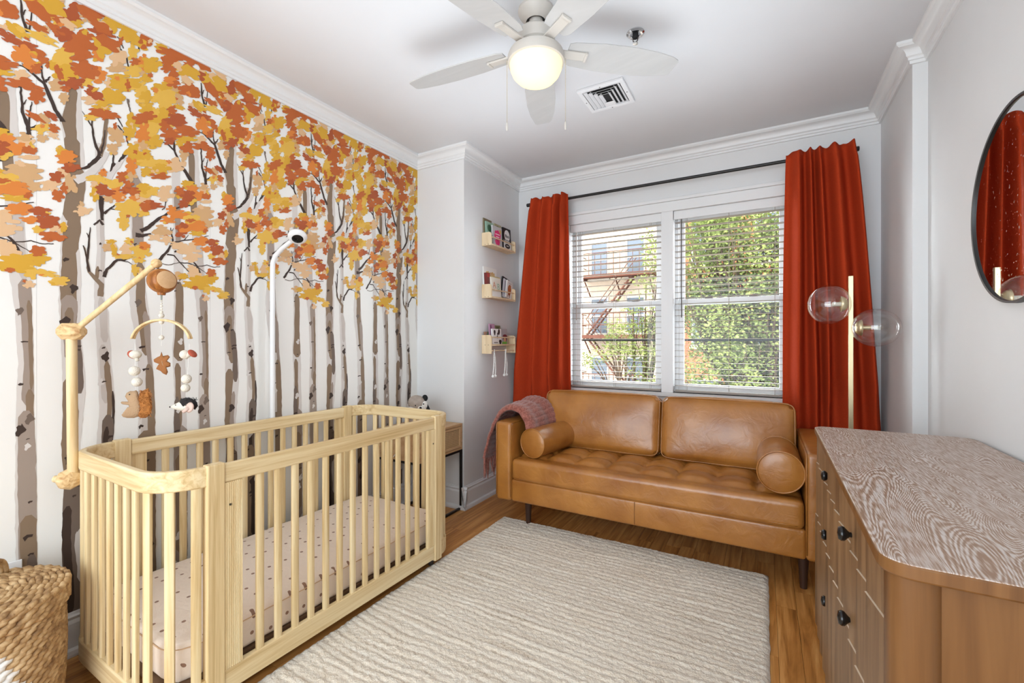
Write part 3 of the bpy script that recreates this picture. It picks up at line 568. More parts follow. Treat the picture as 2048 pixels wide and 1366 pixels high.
def curtain(label, top, bot, folds, seed):
    t = thing('curtain', label, 'curtain', ((top[0]+top[1])/2, YR, .01), 'rust curtains')
    zt, zb = ZR+.035, .012
    def fn(u, v):
        z = zt+(zb-zt)*v; h = min(1, (zt-z)/(zt-.74)); e = h**.8
        x0 = top[0]+(bot[0]-top[0])*e; x1 = top[1]+(bot[1]-top[1])*e
        # fold pattern: pleats at the top relax into fewer broad folds lower down
        uu = u+.012*noise.noise((u*3, v*2.2, seed))*min(1, v*3)
        k = min(1, v*1.5)
        nf, A_ = folds; wob = .055*math.sin(5.3*u+seed)+.03*math.sin(11*u+2*seed)+.03*k*noise.noise((u*2.5, v*1.6, seed*2))
        ph = nf*(uu+wob); fr_ = .5-.5*math.cos(2*PI*ph); big = .5+.5*noise.noise((math.floor(ph)*3.7+seed, 1.3, 2.1))
        d = A_*(fr_**1.35)*(.55+.75*big)
        d *= 1-.42*max(0, min(1, (1.0-z)/.2))
        if v < .035: d *= .75
        x = x0+(x1-x0)*u + .006*math.sin(u*17+v*5+seed)*k
        y = YR-.018-d*(.85+.35*k) 
        return (x, y, z+(.006*math.sin(u*41+seed) if v < .01 else 0))
    m = MB(); m.grid(fn, 130, 70); c = m.build('panel', cur_m, t, smooth=True); s = c.modifiers.new('thickness', 'SOLIDIFY'); s.thickness = .003; s.offset = 1
    # hidden tabs that hold the cloth to the rod
    for i in range(5):
        xx = top[0]+(top[1]-top[0])*(.1+.2*i); m = MB(); m.tube([(xx, YR-.018, ZR+.03), (xx, YR+.016, ZR+.02), (xx, YR+.016, ZR-.02), (xx, YR-.018, ZR-.03)], .004, 6); m.build('back_tab', cur_m, t)
curtain('rust linen curtain by the wall shelves, partly behind the sofa throw', (-1.775, -1.435), (-1.945, -1.40), (4.0, .095), 1.3)
curtain('rust linen curtain behind the globe floor lamp', (.127, .487), (.10, .618), (4.6, .115), 4.1)

# ------------------------------------------------------------------ sofa
lea, nt, p = new_mat('tan_leather'); p.inputs['Roughness'].default_value = .34; p.inputs['Specular IOR Level'].default_value = .6; p.inputs['Coat Weight'].default_value = .3; p.inputs['Coat Roughness'].default_value = .2
tc = N(nt, 'ShaderNodeTexCoord'); n1 = N(nt, 'ShaderNodeTexNoise', i_Scale=5.0, i_Detail=5.0); n2 = N(nt, 'ShaderNodeTexVoronoi', i_Scale=420.0); n3 = N(nt, 'ShaderNodeTexNoise', i_Scale=11.0, i_Detail=4.0, i_Distortion=1.2)
for n in (n1, n2, n3): nt.links.new(tc.outputs['Object'], n.inputs['Vector'])
r = N(nt, 'ShaderNodeValToRGB'); r.color_ramp.elements[0].position = .3; r.color_ramp.elements[0].color = srgb(150, 92, 36); r.color_ramp.elements[1].position = .72; r.color_ramp.elements[1].color = srgb(184, 124, 56)
nt.links.new(n1.outputs[0], r.inputs[0]); nt.links.new(r.outputs[0], p.inputs['Base Color'])
b1 = N(nt, 'ShaderNodeBump', i_Strength=.06, i_Distance=.002); nt.links.new(n2.outputs[0], b1.inputs['Height']); b2 = N(nt, 'ShaderNodeBump', i_Strength=.35, i_Distance=.012); nt.links.new(n3.outputs[0], b2.inputs['Height']); nt.links.new(b1.outputs[0], b2.inputs['Normal']); nt.links.new(b2.outputs[0], p.inputs['Normal'])
walnut = wood('dark_walnut', [(48, 30, 22), (74, 48, 34)], 'z')
SX0, SX1, SY0, SY1, SZ0 = -1.605, .295, 2.60, 3.375, .185
so = thing('sofa', 'tan leather two-seat sofa with tufted seat under the windows', 'sofa', (-.655, 3.0, 0))
AW = .118
for nm, x0 in (('a', SX0), ('b', SX1-AW)):
    arm = MB().rbox((x0+AW/2, (SY0+SY1)/2, (SZ0+.715)/2), (AW, SY1-SY0, .715-SZ0), .022, 8, (.004, .004, .004)).build('arm', lea, so, smooth=True)
    pp = MB()
    for xx in (x0+.004, x0+AW-.004): pp.tube([(xx, SY0+.004, SZ0+.03), (xx, SY0+.004, .69), (xx, SY0+.012, .707), (xx, SY0+.03, .711), (xx, SY1-.05, .711)], .0035, 6)
    pp.build('piping', lea, arm, smooth=True)
MB().rbox(((SX0+SX1)/2, SY0+.39, (SZ0+.335)/2), (SX1-SX0-2*AW+.004, .76, .335-SZ0), .015, 8, (0, .004, 0)).build('base', lea, so, smooth=True)
MB().rbox(((SX0+SX1)/2, SY1-.04, (SZ0+.78)/2), (SX1-SX0-2*AW+.004, .08, .78-SZ0), .03, 8).build('back_frame', lea, so, smooth=True)
MB().box(-.66, -.658, SY0+.0015, SY0+.008, SZ0+.012, .325).build('seam', plain('leather_seam', (128, 82, 36), .6), so)
SCX0, SCX1, SCY0, SCY1 = SX0+AW+.004, SX1-AW-.004, SY0-.004, 3.27
def seat_fn(p, a, b, c):
    q = p.copy()
    if c > .2:
        X = p.x+(SCX1-SCX0)/2; Y = p.y+(SCY1-SCY0)/2; wX = SCX1-SCX0
        if Y > .085:
            u = X/(wX/8); v = (Y-.10)/.185
            su = abs(math.sin(PI*u)); sv = abs(math.sin(PI*v)); puff = (su**.55)*(sv**.55) if v > 0 else su**.55*.3
            dip = math.exp(-((u-round(u))**2*90)-((v-round(v))**2*70)) if v > -.2 else 0
            edge_ = min(1, (Y-.085)/.05)
            q.z += edge_*c*(.024*puff-.016*(1-su**.35)-.018*dip+.010)
        if Y < .085: q.z += .006*c
    q.y -= .006*(1-a*a)*(b < -.5)
    return q
MB().rbox(((SCX0+SCX1)/2, (SCY0+SCY1)/2, .40), (SCX1-SCX0, SCY1-SCY0, .135), .028, 90, (0, 0, .0), fn=seat_fn).build('seat_cushion', lea, so, smooth=True)
sp = MB(); sp.tube([(SCX0+.03+(SCX1-SCX0-.06)*i/30, SCY0+.004, .452) for i in range(31)], .003, 6); sp.tube([(SCX0+.03+(SCX1-SCX0-.06)*i/30, SCY0+.002, .352) for i in range(31)], .003, 6); sp.build('seat_piping', lea, so, smooth=True)
for xx in (SX0+.19, SX1-.12):
    for yy in (SY0+.12, SY1-.10): MB().lathe([(.016, 0), (.026, SZ0+.01)], (xx, yy, 0), 14).build('leg', walnut, so, smooth='auto')
def back_cushion(label, x0, x1, seed):
    w = x1-x0; cx_ = (x0+x1)/2; M = Matrix.Rotation(math.radians(-11), 3, 'X')
    def fn(p, a, b, c):
        q = p.copy(); q.z += .006*noise.noise((p.x*5, p.z*5, seed))*(abs(c) > .8); q.y += .006*noise.noise((p.x*4, p.z*4, seed+3))
        if abs(a) > .95 and abs(c) > .9: q.x -= a*.006; q.z -= c*.008
        return q
    t = thing('sofa_cushion', label, 'cushion', (cx_, 3.16, .47), 'sofa back cushions')
    MB().rbox((cx_, 3.165, .68), (w, .15, .415), .05, 16, (.004, .035, .012), M, fn).build('cover', lea, t, smooth=True)
    pp = MB(); n = 60; hw, hh, rr = w/2-.006, .415/2-.004, .06
    path = []
    for i in range(n):
        a = 2*PI*i/n; ca, sa = math.cos(a), math.sin(a); e = .16
        path.append((math.copysign(abs(ca)**e, ca)*hw, -.062, math.copysign(abs(sa)**e, sa)*hh))
    for yy in (-.058, .058): pp.tube([Vector((cx_, 3.165, .68))+M @ Vector((x, yy, z)) for x, _, z in path], .0035, 6, closed=True)
    pp.build('piping', lea, t, smooth=True)
back_cushion('tan leather back cushion at the end with the throw', -1.475, -.615, 1.0)
back_cushion('tan leather back cushion at the end nearer the dresser', -.608, .165, 6.0)
def bolster(label, a, b, r):
    a, b = Vector(a), Vector(b); d = (b-a); L = d.length; q = d.to_track_quat('Z', 'Y').to_matrix()
    t = thing('bolster_pillow', label, 'pillow', ((a+b)/2-Vector((0, 0, r))), 'round bolsters on the sofa')
    MB().lathe([(r*.985, .004)]+[(r*(1+.02*math.sin(PI*i/10)), .004+(L-.008)*i/10) for i in range(1, 10)]+[(r*.985, L-.004)], a, 40, M=q, caps=False).build('roll', lea, t, smooth=True)
    for zz, s in ((0, -1), (L, 1)):
        MB().lathe([(.001, zz+s*.010), (r*.5, zz+s*.009), (r*.85, zz+s*.004), (r*.985, zz-s*.003)], a, 40, M=q, caps=False).build('end_panel', lea, t, smooth=True)
        MB().tube([a+q @ Vector((r*.99*math.cos(k*PI/20), r*.99*math.sin(k*PI/20), zz)) for k in range(40)], .004, 6, closed=True).build('piping', lea, t, smooth=True)
bolster('tan leather bolster leaning on the arm with the throw', (-1.365, 2.68, .575), (-1.30, 3.085, .575), .098)
bolster('tan leather bolster at the sofa end beside the dresser', (.072, 2.64, .598), (.068, 3.06, .598), .106)
# throw
thr, nt, p = new_mat('mauve_knit'); p.inputs['Roughness'].default_value = .95; p.inputs['Sheen Weight'].default_value = .4
tc = N(nt, 'ShaderNodeTexCoord'); n1 = N(nt, 'ShaderNodeTexNoise', i_Scale=90.0, i_Detail=3.0); nt.links.new(tc.outputs['Object'], n1.inputs[0]); r = N(nt, 'ShaderNodeValToRGB'); r.color_ramp.elements[0].position = .3; r.color_ramp.elements[0].color = srgb(122, 62, 50); r.color_ramp.elements[1].position = .7; r.color_ramp.elements[1].color = srgb(176, 112, 98); nt.links.new(n1.outputs[0], r.inputs[0]); nt.links.new(r.outputs[0], p.inputs['Base Color'])
th = thing('throw_blanket', 'dusty mauve knitted throw with fringe over the sofa arm', 'blanket', (-1.55, 2.95, .72))
xa = SX0+AW
prof = [(xa+.085, .49), (xa+.105, .57), (xa+.095, .66), (xa+.065, .745), (xa+.01, .80), (SX0+.06, .815), (SX0+.0, .80), (SX0-.05, .745), (SX0-.085, .66), (SX0-.105, .57), (SX0-.115, .48), (SX0-.12, .42)]
def tfn(u, v):
    s = v*(len(prof)-1); i = min(int(s), len(prof)-2); f = s-i
    P0, P1, P2, P3 = [Vector(prof[max(0, min(len(prof)-1, k))]) for k in (i-1, i, i+1, i+2)]
    q = .5*((2*P1)+(P2-P0)*f+(2*P0-5*P1+4*P2-P3)*f*f+(3*P1-P0-3*P2+P3)*f**3)
    y = 2.71+.50*u - .10*max(0, v-.5)*2*(1-u)
    ed = math.sin(PI*min(1, max(0, u)))**.35
    rib = .0035*math.sin(v*170)
    out = .012*math.sin(u*9+1)+.010*math.sin(u*17+v*4)+rib
    c = Vector((SX0+AW/2, .66)); d = (q-c).normalized()
    q = q+d*(out*ed) - d*(.035*(1-ed))
    return (q.x, y+.004*math.sin(v*60), q.y)
MB().grid(tfn, 50, 260).build('knit', thr, th, smooth=True).modifiers.new('thickness', 'SOLIDIFY').thickness = -.016
for i in range(26):
    u = i/25; p0 = Vector(tfn(u, 1.0)); L = rnd(.10, .15); k = rnd(-.02, .02); 
    MB().tube([p0+Vector((0, 0, .01)), p0+Vector((-.004+k*.3, k*.5, -L*.35)), p0+Vector((k*.4, k, -L*.7)), p0+Vector((k*.7, k*1.4, -L))], [.007, .006, .006, .003], 6).build('tassel', thr, th, smooth=True)
    if i % 2 == 0:
        q0 = Vector(tfn(u, .86)) + Vector((-.012, 0, 0)); MB().tube([q0, q0+Vector((-.008, k, -.04)), q0+Vector((-.006, k*2, -.09))], [.006, .006, .003], 6).build('tassel', thr, th, smooth=True)

# ------------------------------------------------------------------ rug
rug_m, nt, p = new_mat('wool_rug'); p.inputs['Roughness'].default_value = .97; p.inputs['Sheen Weight'].default_value = .3
tc = N(nt, 'ShaderNodeTexCoord'); n1 = N(nt, 'ShaderNodeTexNoise', i_Scale=160.0, i_Detail=3.0); nt.links.new(tc.outputs['Object'], n1.inputs[0])
mp = N(nt, 'ShaderNodeMapping'); mp.inputs['Scale'].default_value = (3.0, 60.0, 1.0); n2 = N(nt, 'ShaderNodeTexNoise', i_Scale=1.0, i_Detail=4.0); nt.links.new(tc.outputs['Object'], mp.inputs[0]); nt.links.new(mp.outputs[0], n2.inputs[0])
r = N(nt, 'ShaderNodeValToRGB'); cr = r.color_ramp; cr.elements[0].position = .30; cr.elements[0].color = srgb(164, 142, 116); cr.elements[1].position = .66; cr.elements[1].color = srgb(236, 228, 214); e = cr.elements.new(.42); e.color = srgb(222, 208, 188)
mx = N(nt, 'ShaderNodeMix', data_type='FLOAT', i_Factor=.6); nt.links.new(n1.outputs[0], mx.inputs[2]); nt.links.new(n2.outputs[0], mx.inputs[3]); nt.links.new(mx.outputs[0], r.inputs[0]); nt.links.new(r.outputs[0], p.inputs['Base Color'])
b_ = N(nt, 'ShaderNodeBump', i_Strength=.9, i_Distance=.006); nt.links.new(n1.outputs[0], b_.inputs['Height']); nt.links.new(b_.outputs[0], p.inputs['Normal'])
RX0, RX1, RY0, RY1 = -1.625, .02, .10, 2.745
def rugfn(u, v):
    x = RX0+(RX1-RX0)*u; y = RY0+(RY1-RY0)*v
    ph = y/.036+.75*noise.noise((x*2.6, y*5, 0))+.25*noise.noise((x*9, y*9, 4)); s = abs(math.sin(PI*ph))**.5
    i = math.floor(ph); amp = .5+.5*abs(noise.noise((i*1.7, x*2, 2)))*1.6
    e = min(u*(RX1-RX0), (1-u)*(RX1-RX0), v*(RY1-RY0), (1-v)*(RY1-RY0)); ed = min(1, e/.02)**.5
    z = .004+ed*(.009+.0085*s*min(1, amp)+.005*noise.noise((x*75, y*75, 0)))
    return (x+.004*noise.noise((y*14, 3, 1))*(u < .01 or u > .99), y+.004*noise.noise((x*14, 7, 1))*(v < .01 or v > .99), z)
rg = thing('area_rug', 'cream ribbed wool area rug between crib and sofa', 'rug', ((RX0+RX1)/2, (RY0+RY1)/2, 0))
MB().grid(rugfn, 260, 560).build('pile', rug_m, rg, smooth=True)
MB().box(RX0+.004, RX1-.004, RY0+.004, RY1-.004, .0005, .005).build('backing', plain('rug_backing', (176, 158, 132), .9), rg)

# ------------------------------------------------------------------ crib
pine_z = wood('pine_upright', [(200, 168, 116), (220, 192, 142), (233, 210, 164), (240, 221, 180)], 'z', 46, .035, .45, .5, .05)
pine_y = wood('pine_long', [(200, 168, 116), (220, 192, 142), (233, 210, 164), (240, 221, 180)], 'y', 46, .035, .45, .5, .05)
pine_x = wood('pine_cross', [(200, 168, 116), (220, 192, 142), (233, 210, 164), (240, 221, 180)], 'x', 46, .035, .45, .5, .05)
HW, HL, RC, TR = .385, .745, .15, .024
crib = thing('crib', 'natural pine slatted baby crib with rounded ends against the mural', 'crib', (-1.985, 1.39, 0), local=True); crib.rotation_euler = (0, 0, -.0145)
PY = .576; PWD = .056
def upath(sgn, inset=0.0, n=10):
    """plan path of an end from the front post round to the back post"""
    hw, r = HW-inset, RC-inset; pts = [(hw, sgn*PY)]
    for i in range(n+1): a = i/n*PI/2; pts.append((hw-r+r*math.cos(a), sgn*(HL-RC+r*math.sin(a))))
    for i in range(n+1): a = PI/2+i/n*PI/2; pts.append((-hw+r+r*math.cos(a), sgn*(HL-RC+r*math.sin(a))))
    pts.append((-hw, sgn*PY)); return pts
def band(path_o, path_i, z0, z1):
    m = MB(); n = len(path_o); vs = []
    for o, i in zip(path_o, path_i): vs += [(o[0], o[1], z0), (o[0], o[1], z1), (i[0], i[1], z1), (i[0], i[1], z0)]
    fs = [(0, 1, 2, 3), tuple((n-1)*4+k for k in (3, 2, 1, 0))]
    for k in range(n-1):
        for q in range(4): a = k*4+q; b = k*4+(q+1) % 4; fs.append((a, a+4, b+4, b))
    return m._add(vs, fs)
ZT0, ZT1, ZB0, ZB1 = .778, .845, .055, .135
for sg in (-1, 1):
    for z0, z1, nm in ((ZT0, ZT1, 'end_top_rail'), (ZB0, ZB1, 'end_bottom_rail')): band(upath(sg), upath(sg, TR), z0, z1).build(nm, pine_x, crib, smooth='auto', bevel=.005)
    for sx in (1, -1):
        x0, x1 = (HW-TR-.004, HW+.006) if sx > 0 else (-HW-.006, -HW+TR+.004)
        MB().box(x0, x1, sg*PY-PWD/2, sg*PY+PWD/2, ZB0-.012, ZT1+.004).build('post', pine_z, crib, bevel=.004)
        a = sg*(PY-PWD/2); b = a-sg*.058; m = MB(); m.box(sx*HW-(.006 if sx > 0 else -.006)-.008, sx*HW-(.006 if sx > 0 else -.006)+.008, min(a, b), max(a, b), ZB1, ZT0)
        for k in range(9):
            yy = min(a, b)+.0065*(k+.45); xo = sx*HW-(.006 if sx > 0 else -.006)
            m.tube([(xo+sx*.0075, yy+.002, ZB1+.002), (xo+sx*.0075, yy+.002, ZT0-.002)], .0026, 6)
        m.build('fluted_panel', pine_z, crib)
        MB().lathe([(.004, 0), (.004, .004)], (sx*HW+sx*.002, sg*(PY-.045), .70), 8, 'x').build('bolt', plain('bolt_steel', (120, 112, 96), .4, metal=.8), crib)
        MB().lathe([(.014, 0), (.018, ZB0)], (sx*(HW-.05), sg*(PY-.0), 0.0), 12).build('foot', dark_m, crib)
slat0 = None
def slat(x, y, ang):
    global slat0
    if slat0 is None:
        m = MB(); w, d = .0145, .008
        pts = [(w*math.copysign(abs(math.cos(t))**.6, math.cos(t)), d*math.copysign(abs(math.sin(t))**.6, math.sin(t)), ZB1-.004) for t in [2*PI*i/12 for i in range(12)]]
        m.prism(pts, (0, 0, ZT0-ZB1+.008)); slat0 = m.build('slat', pine_z, crib, smooth='auto'); slat0.location = (x, y, 0); slat0.rotation_euler = (0, 0, ang)
    else: copy_to(slat0, (x, y, 0), (0, 0, ang), crib)
for sx in (1, -1):
    xm = sx*(HW-TR/2)
    for z0, z1, nm in ((ZT0, ZT1-.003, 'side_top_rail'), (ZB0, ZB1, 'side_bottom_rail')): MB().box(xm-TR/2, xm+TR/2, -PY+PWD/2, PY-PWD/2, z0, z1).build(nm, pine_y, crib, bevel=.004)
    L = 2*(PY-PWD/2-.058)
    for i in range(13): slat(xm, -L/2+L*(i+1)/14, PI/2)
for sg in (-1, 1):
    P = [Vector(p) for p in upath(sg, TR/2, 16)]; ln = [0]
    for a, b in zip(P[:-1], P[1:]): ln.append(ln[-1]+(b-a).length)
    for i in range(13):
        s = ln[-1]*(i+.75)/13.5
        for k in range(len(P)-1):
            if ln[k] <= s <= ln[k+1]:
                f = (s-ln[k])/(ln[k+1]-ln[k]); q = P[k]+(P[k+1]-P[k])*f; d = P[k+1]-P[k]; slat(q.x, q.y, math.atan2(d.y, d.x)); break
MB().box(-HW+.04, HW-.04, -HL+.05, HL-.05, .118, .136).build('mattress_base', plain('base_board', (112, 84, 60), .7), crib)
# mattress with printed sheet
sh, nt, p = new_mat('printed_sheet'); p.inputs['Roughness'].default_value = .9; p.inputs['Sheen Weight'].default_value = .15
tc = N(nt, 'ShaderNodeTexCoord'); vo = N(nt, 'ShaderNodeTexVoronoi', voronoi_dimensions='2D', i_Scale=13.5, i_Randomness=.35)
sx_ = N(nt, 'ShaderNodeSeparateXYZ'); nt.links.new(tc.outputs['Object'], sx_.inputs[0]); m1_ = N(nt, 'ShaderNodeMath', operation='ADD'); nt.links.new(sx_.outputs[0], m1_.inputs[0]); nt.links.new(sx_.outputs[2], m1_.inputs[1]); cx_ = N(nt, 'ShaderNodeCombineXYZ'); nt.links.new(m1_.outputs[0], cx_.inputs[0]); nt.links.new(sx_.outputs[1], cx_.inputs[1]); nt.links.new(cx_.outputs[0], vo.inputs['Vector'])
r = N(nt, 'ShaderNodeValToRGB'); r.color_ramp.interpolation = 'CONSTANT'; r.color_ramp.elements[0].position = 0; r.color_ramp.elements[0].color = srgb(150, 116, 96); r.color_ramp.elements[1].position = .092; r.color_ramp.elements[1].color = srgb(240, 222, 204)
nt.links.new(vo.outputs['Distance'], r.inputs[0]); nt.links.new(r.outputs[0], p.inputs['Base Color'])
n1 = N(nt, 'ShaderNodeTexNoise', i_Scale=16.0, i_Detail=4.0, i_Distortion=.8); nt.links.new(tc.outputs['Object'], n1.inputs[0]); b_ = N(nt, 'ShaderNodeBump', i_Strength=.35, i_Distance=.012); nt.links.new(n1.outputs[0], b_.inputs['Height']); nt.links.new(b_.outputs[0], p.inputs['Normal'])
mt = thing('crib_mattress', 'crib mattress in a cream sheet printed with small brown motifs', 'mattress', (-1.985, 1.39, .137), local=True); mt.rotation_euler = (0, 0, -.0145)
def matfn(pv, a, b, c):
    q = pv.copy(); rr = .10; hx, hy = .343, .685      # round the plan corners
    cxx, cyy = max(-hx+rr, min(hx-rr, q.x)), max(-hy+rr, min(hy-rr, q.y)); d = Vector((q.x-cxx, q.y-cyy))
    if abs(q.x) > hx-rr and abs(q.y) > hy-rr and d.length > rr: d = d.normalized()*rr; q.x, q.y = cxx+d.x, cyy+d.y
    q.z += .004*noise.noise((q.x*6, q.y*6, c)); return q
MB().rbox((0, 0, .061), (.686, 1.37, .122), .022, 22, (0, 0, .016), fn=matfn).build('fitted_sheet', sh, mt, smooth=True)
m = MB(); n = 120
for zz in (.108,):
    pts = []
    for i in range(n):
        a = 2*PI*i/n; ca, sa = math.cos(a), math.sin(a); pts.append((math.copysign(min(.344, abs(ca)*.55), ca), math.copysign(min(.686, abs(sa)*1.05), sa), zz))
    out = []
    for x, y, z in pts:
        cxx, cyy = max(-.243, min(.243, x)), max(-.585, min(.585, y)); d = Vector((x-cxx, y-cyy))
        if d.length > .1: d = d.normalized()*.1
        out.append((cxx+d.x, cyy+d.y, z))
    m.tube(out, .0022, 5, closed=True)
m.build('edge_seam', plain('sheet_seam', (214, 178, 140), .9), mt, smooth=True)

# ------------------------------------------------------------------ mobile arm clamped to the crib and the hanging mobile
ash = wood('ash_dowel', [(206, 172, 120), (226, 198, 150), (236, 214, 172)], 'z', 40, .05, .5); ash_l = wood('ash_block', [(176, 128, 78), (224, 190, 138), (232, 204, 158)], 'x', 60, .1, .5)
W_ = 1.70
bp = pixw(146, 950, W_); top = pixw(143, 664, W_); tip = pixw(313, 527, 1.695)
arm = thing('mobile_arm', 'wooden arm for a baby mobile clamped to the crib corner', 'mobile arm', (bp.x, bp.y, bp.z-.05))
MB().tube([bp-Vector((0, 0, .02)), top], .0165, 16).build('post', ash, arm, smooth='auto')
def octblock(c, dx, r, L):
    dx = Vector(dx).normalized(); u = Vector((0, 0, 1)); w = dx.cross(u).normalized(); q = Matrix((dx, w, u)).transposed()
    prof = [(-L, .5), (-L*.55, 1), (L*.55, 1), (L, .5)]; m = MB(); vs = []
    for x, s in prof:
        for k in range(8): a = PI/8+k*PI/4; vs.append(Vector(c)+q @ Vector((x, r*s*math.cos(a)*1.0, r*s*math.sin(a)*1.0)))
    fs = [tuple(range(8))[::-1], tuple(range(24, 32))]+[(i*8+k, i*8+(k+1) % 8, (i+1)*8+(k+1) % 8, (i+1)*8+k) for i in range(3) for k in range(8)]
    return m._add(vs, fs)
octblock(top+Vector((0, 0, .002)), _R, .034, .046).build('joint_block', ash_l, arm, bevel=.002)
MB().tube([top+Vector((0, 0, .012))+_R*.02, tip], .0105, 14).build('cross_arm', ash, arm, smooth='auto')
MB().ball(tip, .018).build('end_ball', ash_l, arm, smooth=True)
cl = pixw(139, 958, 1.70); MB().lathe([(.010, -.040), (.030, -.030), (.040, -.008), (.040, .008), (.030, .028), (.012, .034)], cl+Vector((-.0, 0, 0)), 8, 'x', M=None).build('clamp_knob', ash_l, arm, bevel=.002)
MB().tube([cl-_R*.055, cl+_R*.03], .0135, 12).build('clamp_screw', ash, arm, smooth='auto')
# hanging mobile
WM = 1.695; sc = WM/FPX
hm = thing('baby_mobile', 'hanging felt woodland mobile with squirrel, hedgehog, leaf and toadstools', 'mobile', tuple(pixw(323, 835, WM)))
def mp_(u, v, d=0): return pixw(u, v, WM+d)
felt = plain('cream_felt', (232, 224, 208), .95, bump=.5, bscale=300); string = plain('white_string', (235, 232, 225), .8)
dkw = wood('cherry_wood', [(112, 62, 22), (160, 98, 44), (186, 124, 62)], 'z', 60, .08, .35); facew = wood('pale_face', [(206, 164, 118), (220, 180, 136)], 'x', 50, .1, .5)
mbx = mp_(324, 562)
fd = (_R*.93-_F*.42+_U*.10).normalized()
m = MB(); m.ball(mbx, .047, 32, 20)
for v_ in m.v:
    e_ = (v_-mbx).dot(fd)-.031
    if e_ > 0: v_ -= fd*e_
m.build('music_box', dkw, hm, smooth='auto')
MB().lathe([(.0335, -.002), (.0335, .0005), (.032, .0015), (.001, .0016)], mbx+fd*.031, 28, M=fd.to_track_quat('Z', 'Y').to_matrix()).build('face_disc', facew, bpy.data.objects['music_box'], smooth='auto')
MB().lathe([(.012, -.008), (.014, 0), (.014, .006)], mp_(323, 586), 16).build('spindle', dkw, hm, smooth='auto')
MB().tube([tip-Vector((0, 0, .016)), mbx+Vector((0, 0, .04))], .003, 6).build('hook', dark_m, hm)
m = MB(); m.tube([mp_(323, 586), mp_(323, 692)], .0009, 5); m.build('string', string, hm)
MB().tube([mp_(323, 588), mp_(323, 600)], .003, 8).build('swivel', plain('swivel_steel', (150, 160, 150), .3, metal=.8), hm)
for v, r in ((602, .003), (607, .0035), (612, .0045), (618, .004), (624, .0055), (631, .0095), (644, .0085), (675, .009)): MB().ball(mp_(323, v), r, 12, 8).build('bead', felt, hm, smooth=True)
arc = []
for i in range(17):
    a = PI*(.06+.88*i/16); arc.append(mp_(323-59*math.cos(a), 686-46*math.sin(a)))
m = MB(); 
for q in (-.006, .006): m.tube([p_+_F*q for p_ in arc], .0045, 8)
m.build('arch', ash, hm, smooth=True)
brn = plain('brown_felt', (156, 100, 54), .95, bump=.5, bscale=260); tan = plain('tan_felt', (178, 146, 112), .95, bump=.5, bscale=260); fur = plain('ginger_fur', (166, 106, 50), .95, var=.2, vscale=60); redf = plain('coral_felt', (176, 84, 62), .95); blackf = plain('black_felt', (36, 32, 32), .95, bump=.6, bscale=200); pinkf = plain('pink_felt', (214, 186, 172), .95)
def flat(pts, th, puff=.5):
    """stuffed felt shape from an outline in pixels"""
    m = MB(); n = len(pts); cu, cv = sum(p[0] for p in pts)/n, sum(p[1] for p in pts)/n; vs = []; rings = [(0, 1.0), (.55, .92), (.9, .6), (1.0, .25)]
    layers = []
    for sd in (1, -1):
        for s, k in ((1.0, 0.0), (.92, .55), (.7, .85), (.35, 1.0)):
            layers.append((sd, s, k))
    idx = {}
    for li, (sd, s, k) in enumerate(layers):
        for i, (u, v) in enumerate(pts): vs.append(mp_(cu+(u-cu)*s, cv+(v-cv)*s, -sd*th*k))
    fs = []
    for base in (0, 4):
        for q in range(3):
            for i in range(n): a = (base+q)*n+i; b = (base+q)*n+(i+1) % n; f = (a, b, b+n, a+n); fs.append(f if base else f[::-1])
        f = tuple((base+3)*n+i for i in range(n)); fs.append(f if base else f[::-1])
    return m._add(vs, fs)
lf = [(323,703),(326,712),(336,710),(340,714),(334,722),(341,726),(341,733),(333,735),(336,744),(333,750),(326,747),(321,742),(312,738),(315,732),(318,728),(308,724),(307,719),(315,714),(320,712)]
flat(lf, .010).build('oak_leaf', brn, hm, smooth=True)
MB().tube([mp_(323, 705), mp_(324, 725, -.011), mp_(331, 747, -.004)], .0012, 5).build('vein', tan, bpy.data.objects['oak_leaf'])
# squirrel string
m = MB(); m.tube([mp_(270, 686), mp_(272, 790)], .0009, 5); m.build('string', string, hm)
m = MB(); m.ball(mp_(271, 709), .022, 14, 8, (.9, .9, .75)); m.tube([mp_(272, 712), mp_(275, 722)], [.008, .006], 8); m.build('toadstool', felt, hm, smooth=True)
MB().ball(mp_(266, 709, .004), .024, 14, 8, (1, .7, .55), Matrix.Rotation(.5, 3, 'Y')).build('cap', redf, bpy.data.objects['toadstool'], smooth=True)
for u, v, r in ((269, 742, .0185), (274, 764, .0175)): MB().ball(mp_(u, v), r, 14, 9).build('felt_ball', felt, hm, smooth=True)
sq = [(250,793),(253,786),(260,782),(268,782),(272,780),(276,784),(278,794),(282,806),(284,820),(280,832),(268,836),(254,836),(246,834),(243,830),(246,826),(256,826),(259,818),(257,810),(246,809),(241,806),(243,803),(256,803),(260,799),(254,797)]
flat(sq, .020).build('squirrel', tan, hm, smooth=True)
MB().ball(mp_(259, 789, -.017), .0022, 8, 6).build('eye', blackf, bpy.data.objects['squirrel'])
tl_ = flat([(276,800),(280,786),(288,780),(297,776),(300,786),(303,800),(305,815),(301,828),(292,836),(282,836),(274,832),(279,822)], .020); 
R_ = random.Random(5)
for _ in range(520):
    u, v = R_.uniform(279, 302), R_.uniform(781, 834); d = R_.uniform(-.022, .004); p0 = mp_(u, v, d); dr = (_R*R_.uniform(-.3, 1)+_U*R_.uniform(-.6, .8)-_F*R_.uniform(0, .8)).normalized()*R_.uniform(.010, .020); s_ = dr.orthogonal().normalized()*.0012
    tl_._add([p0-s_, p0+s_, p0+dr], [(0, 1, 2)])
tl_.build('tail', fur, bpy.data.objects['squirrel'])
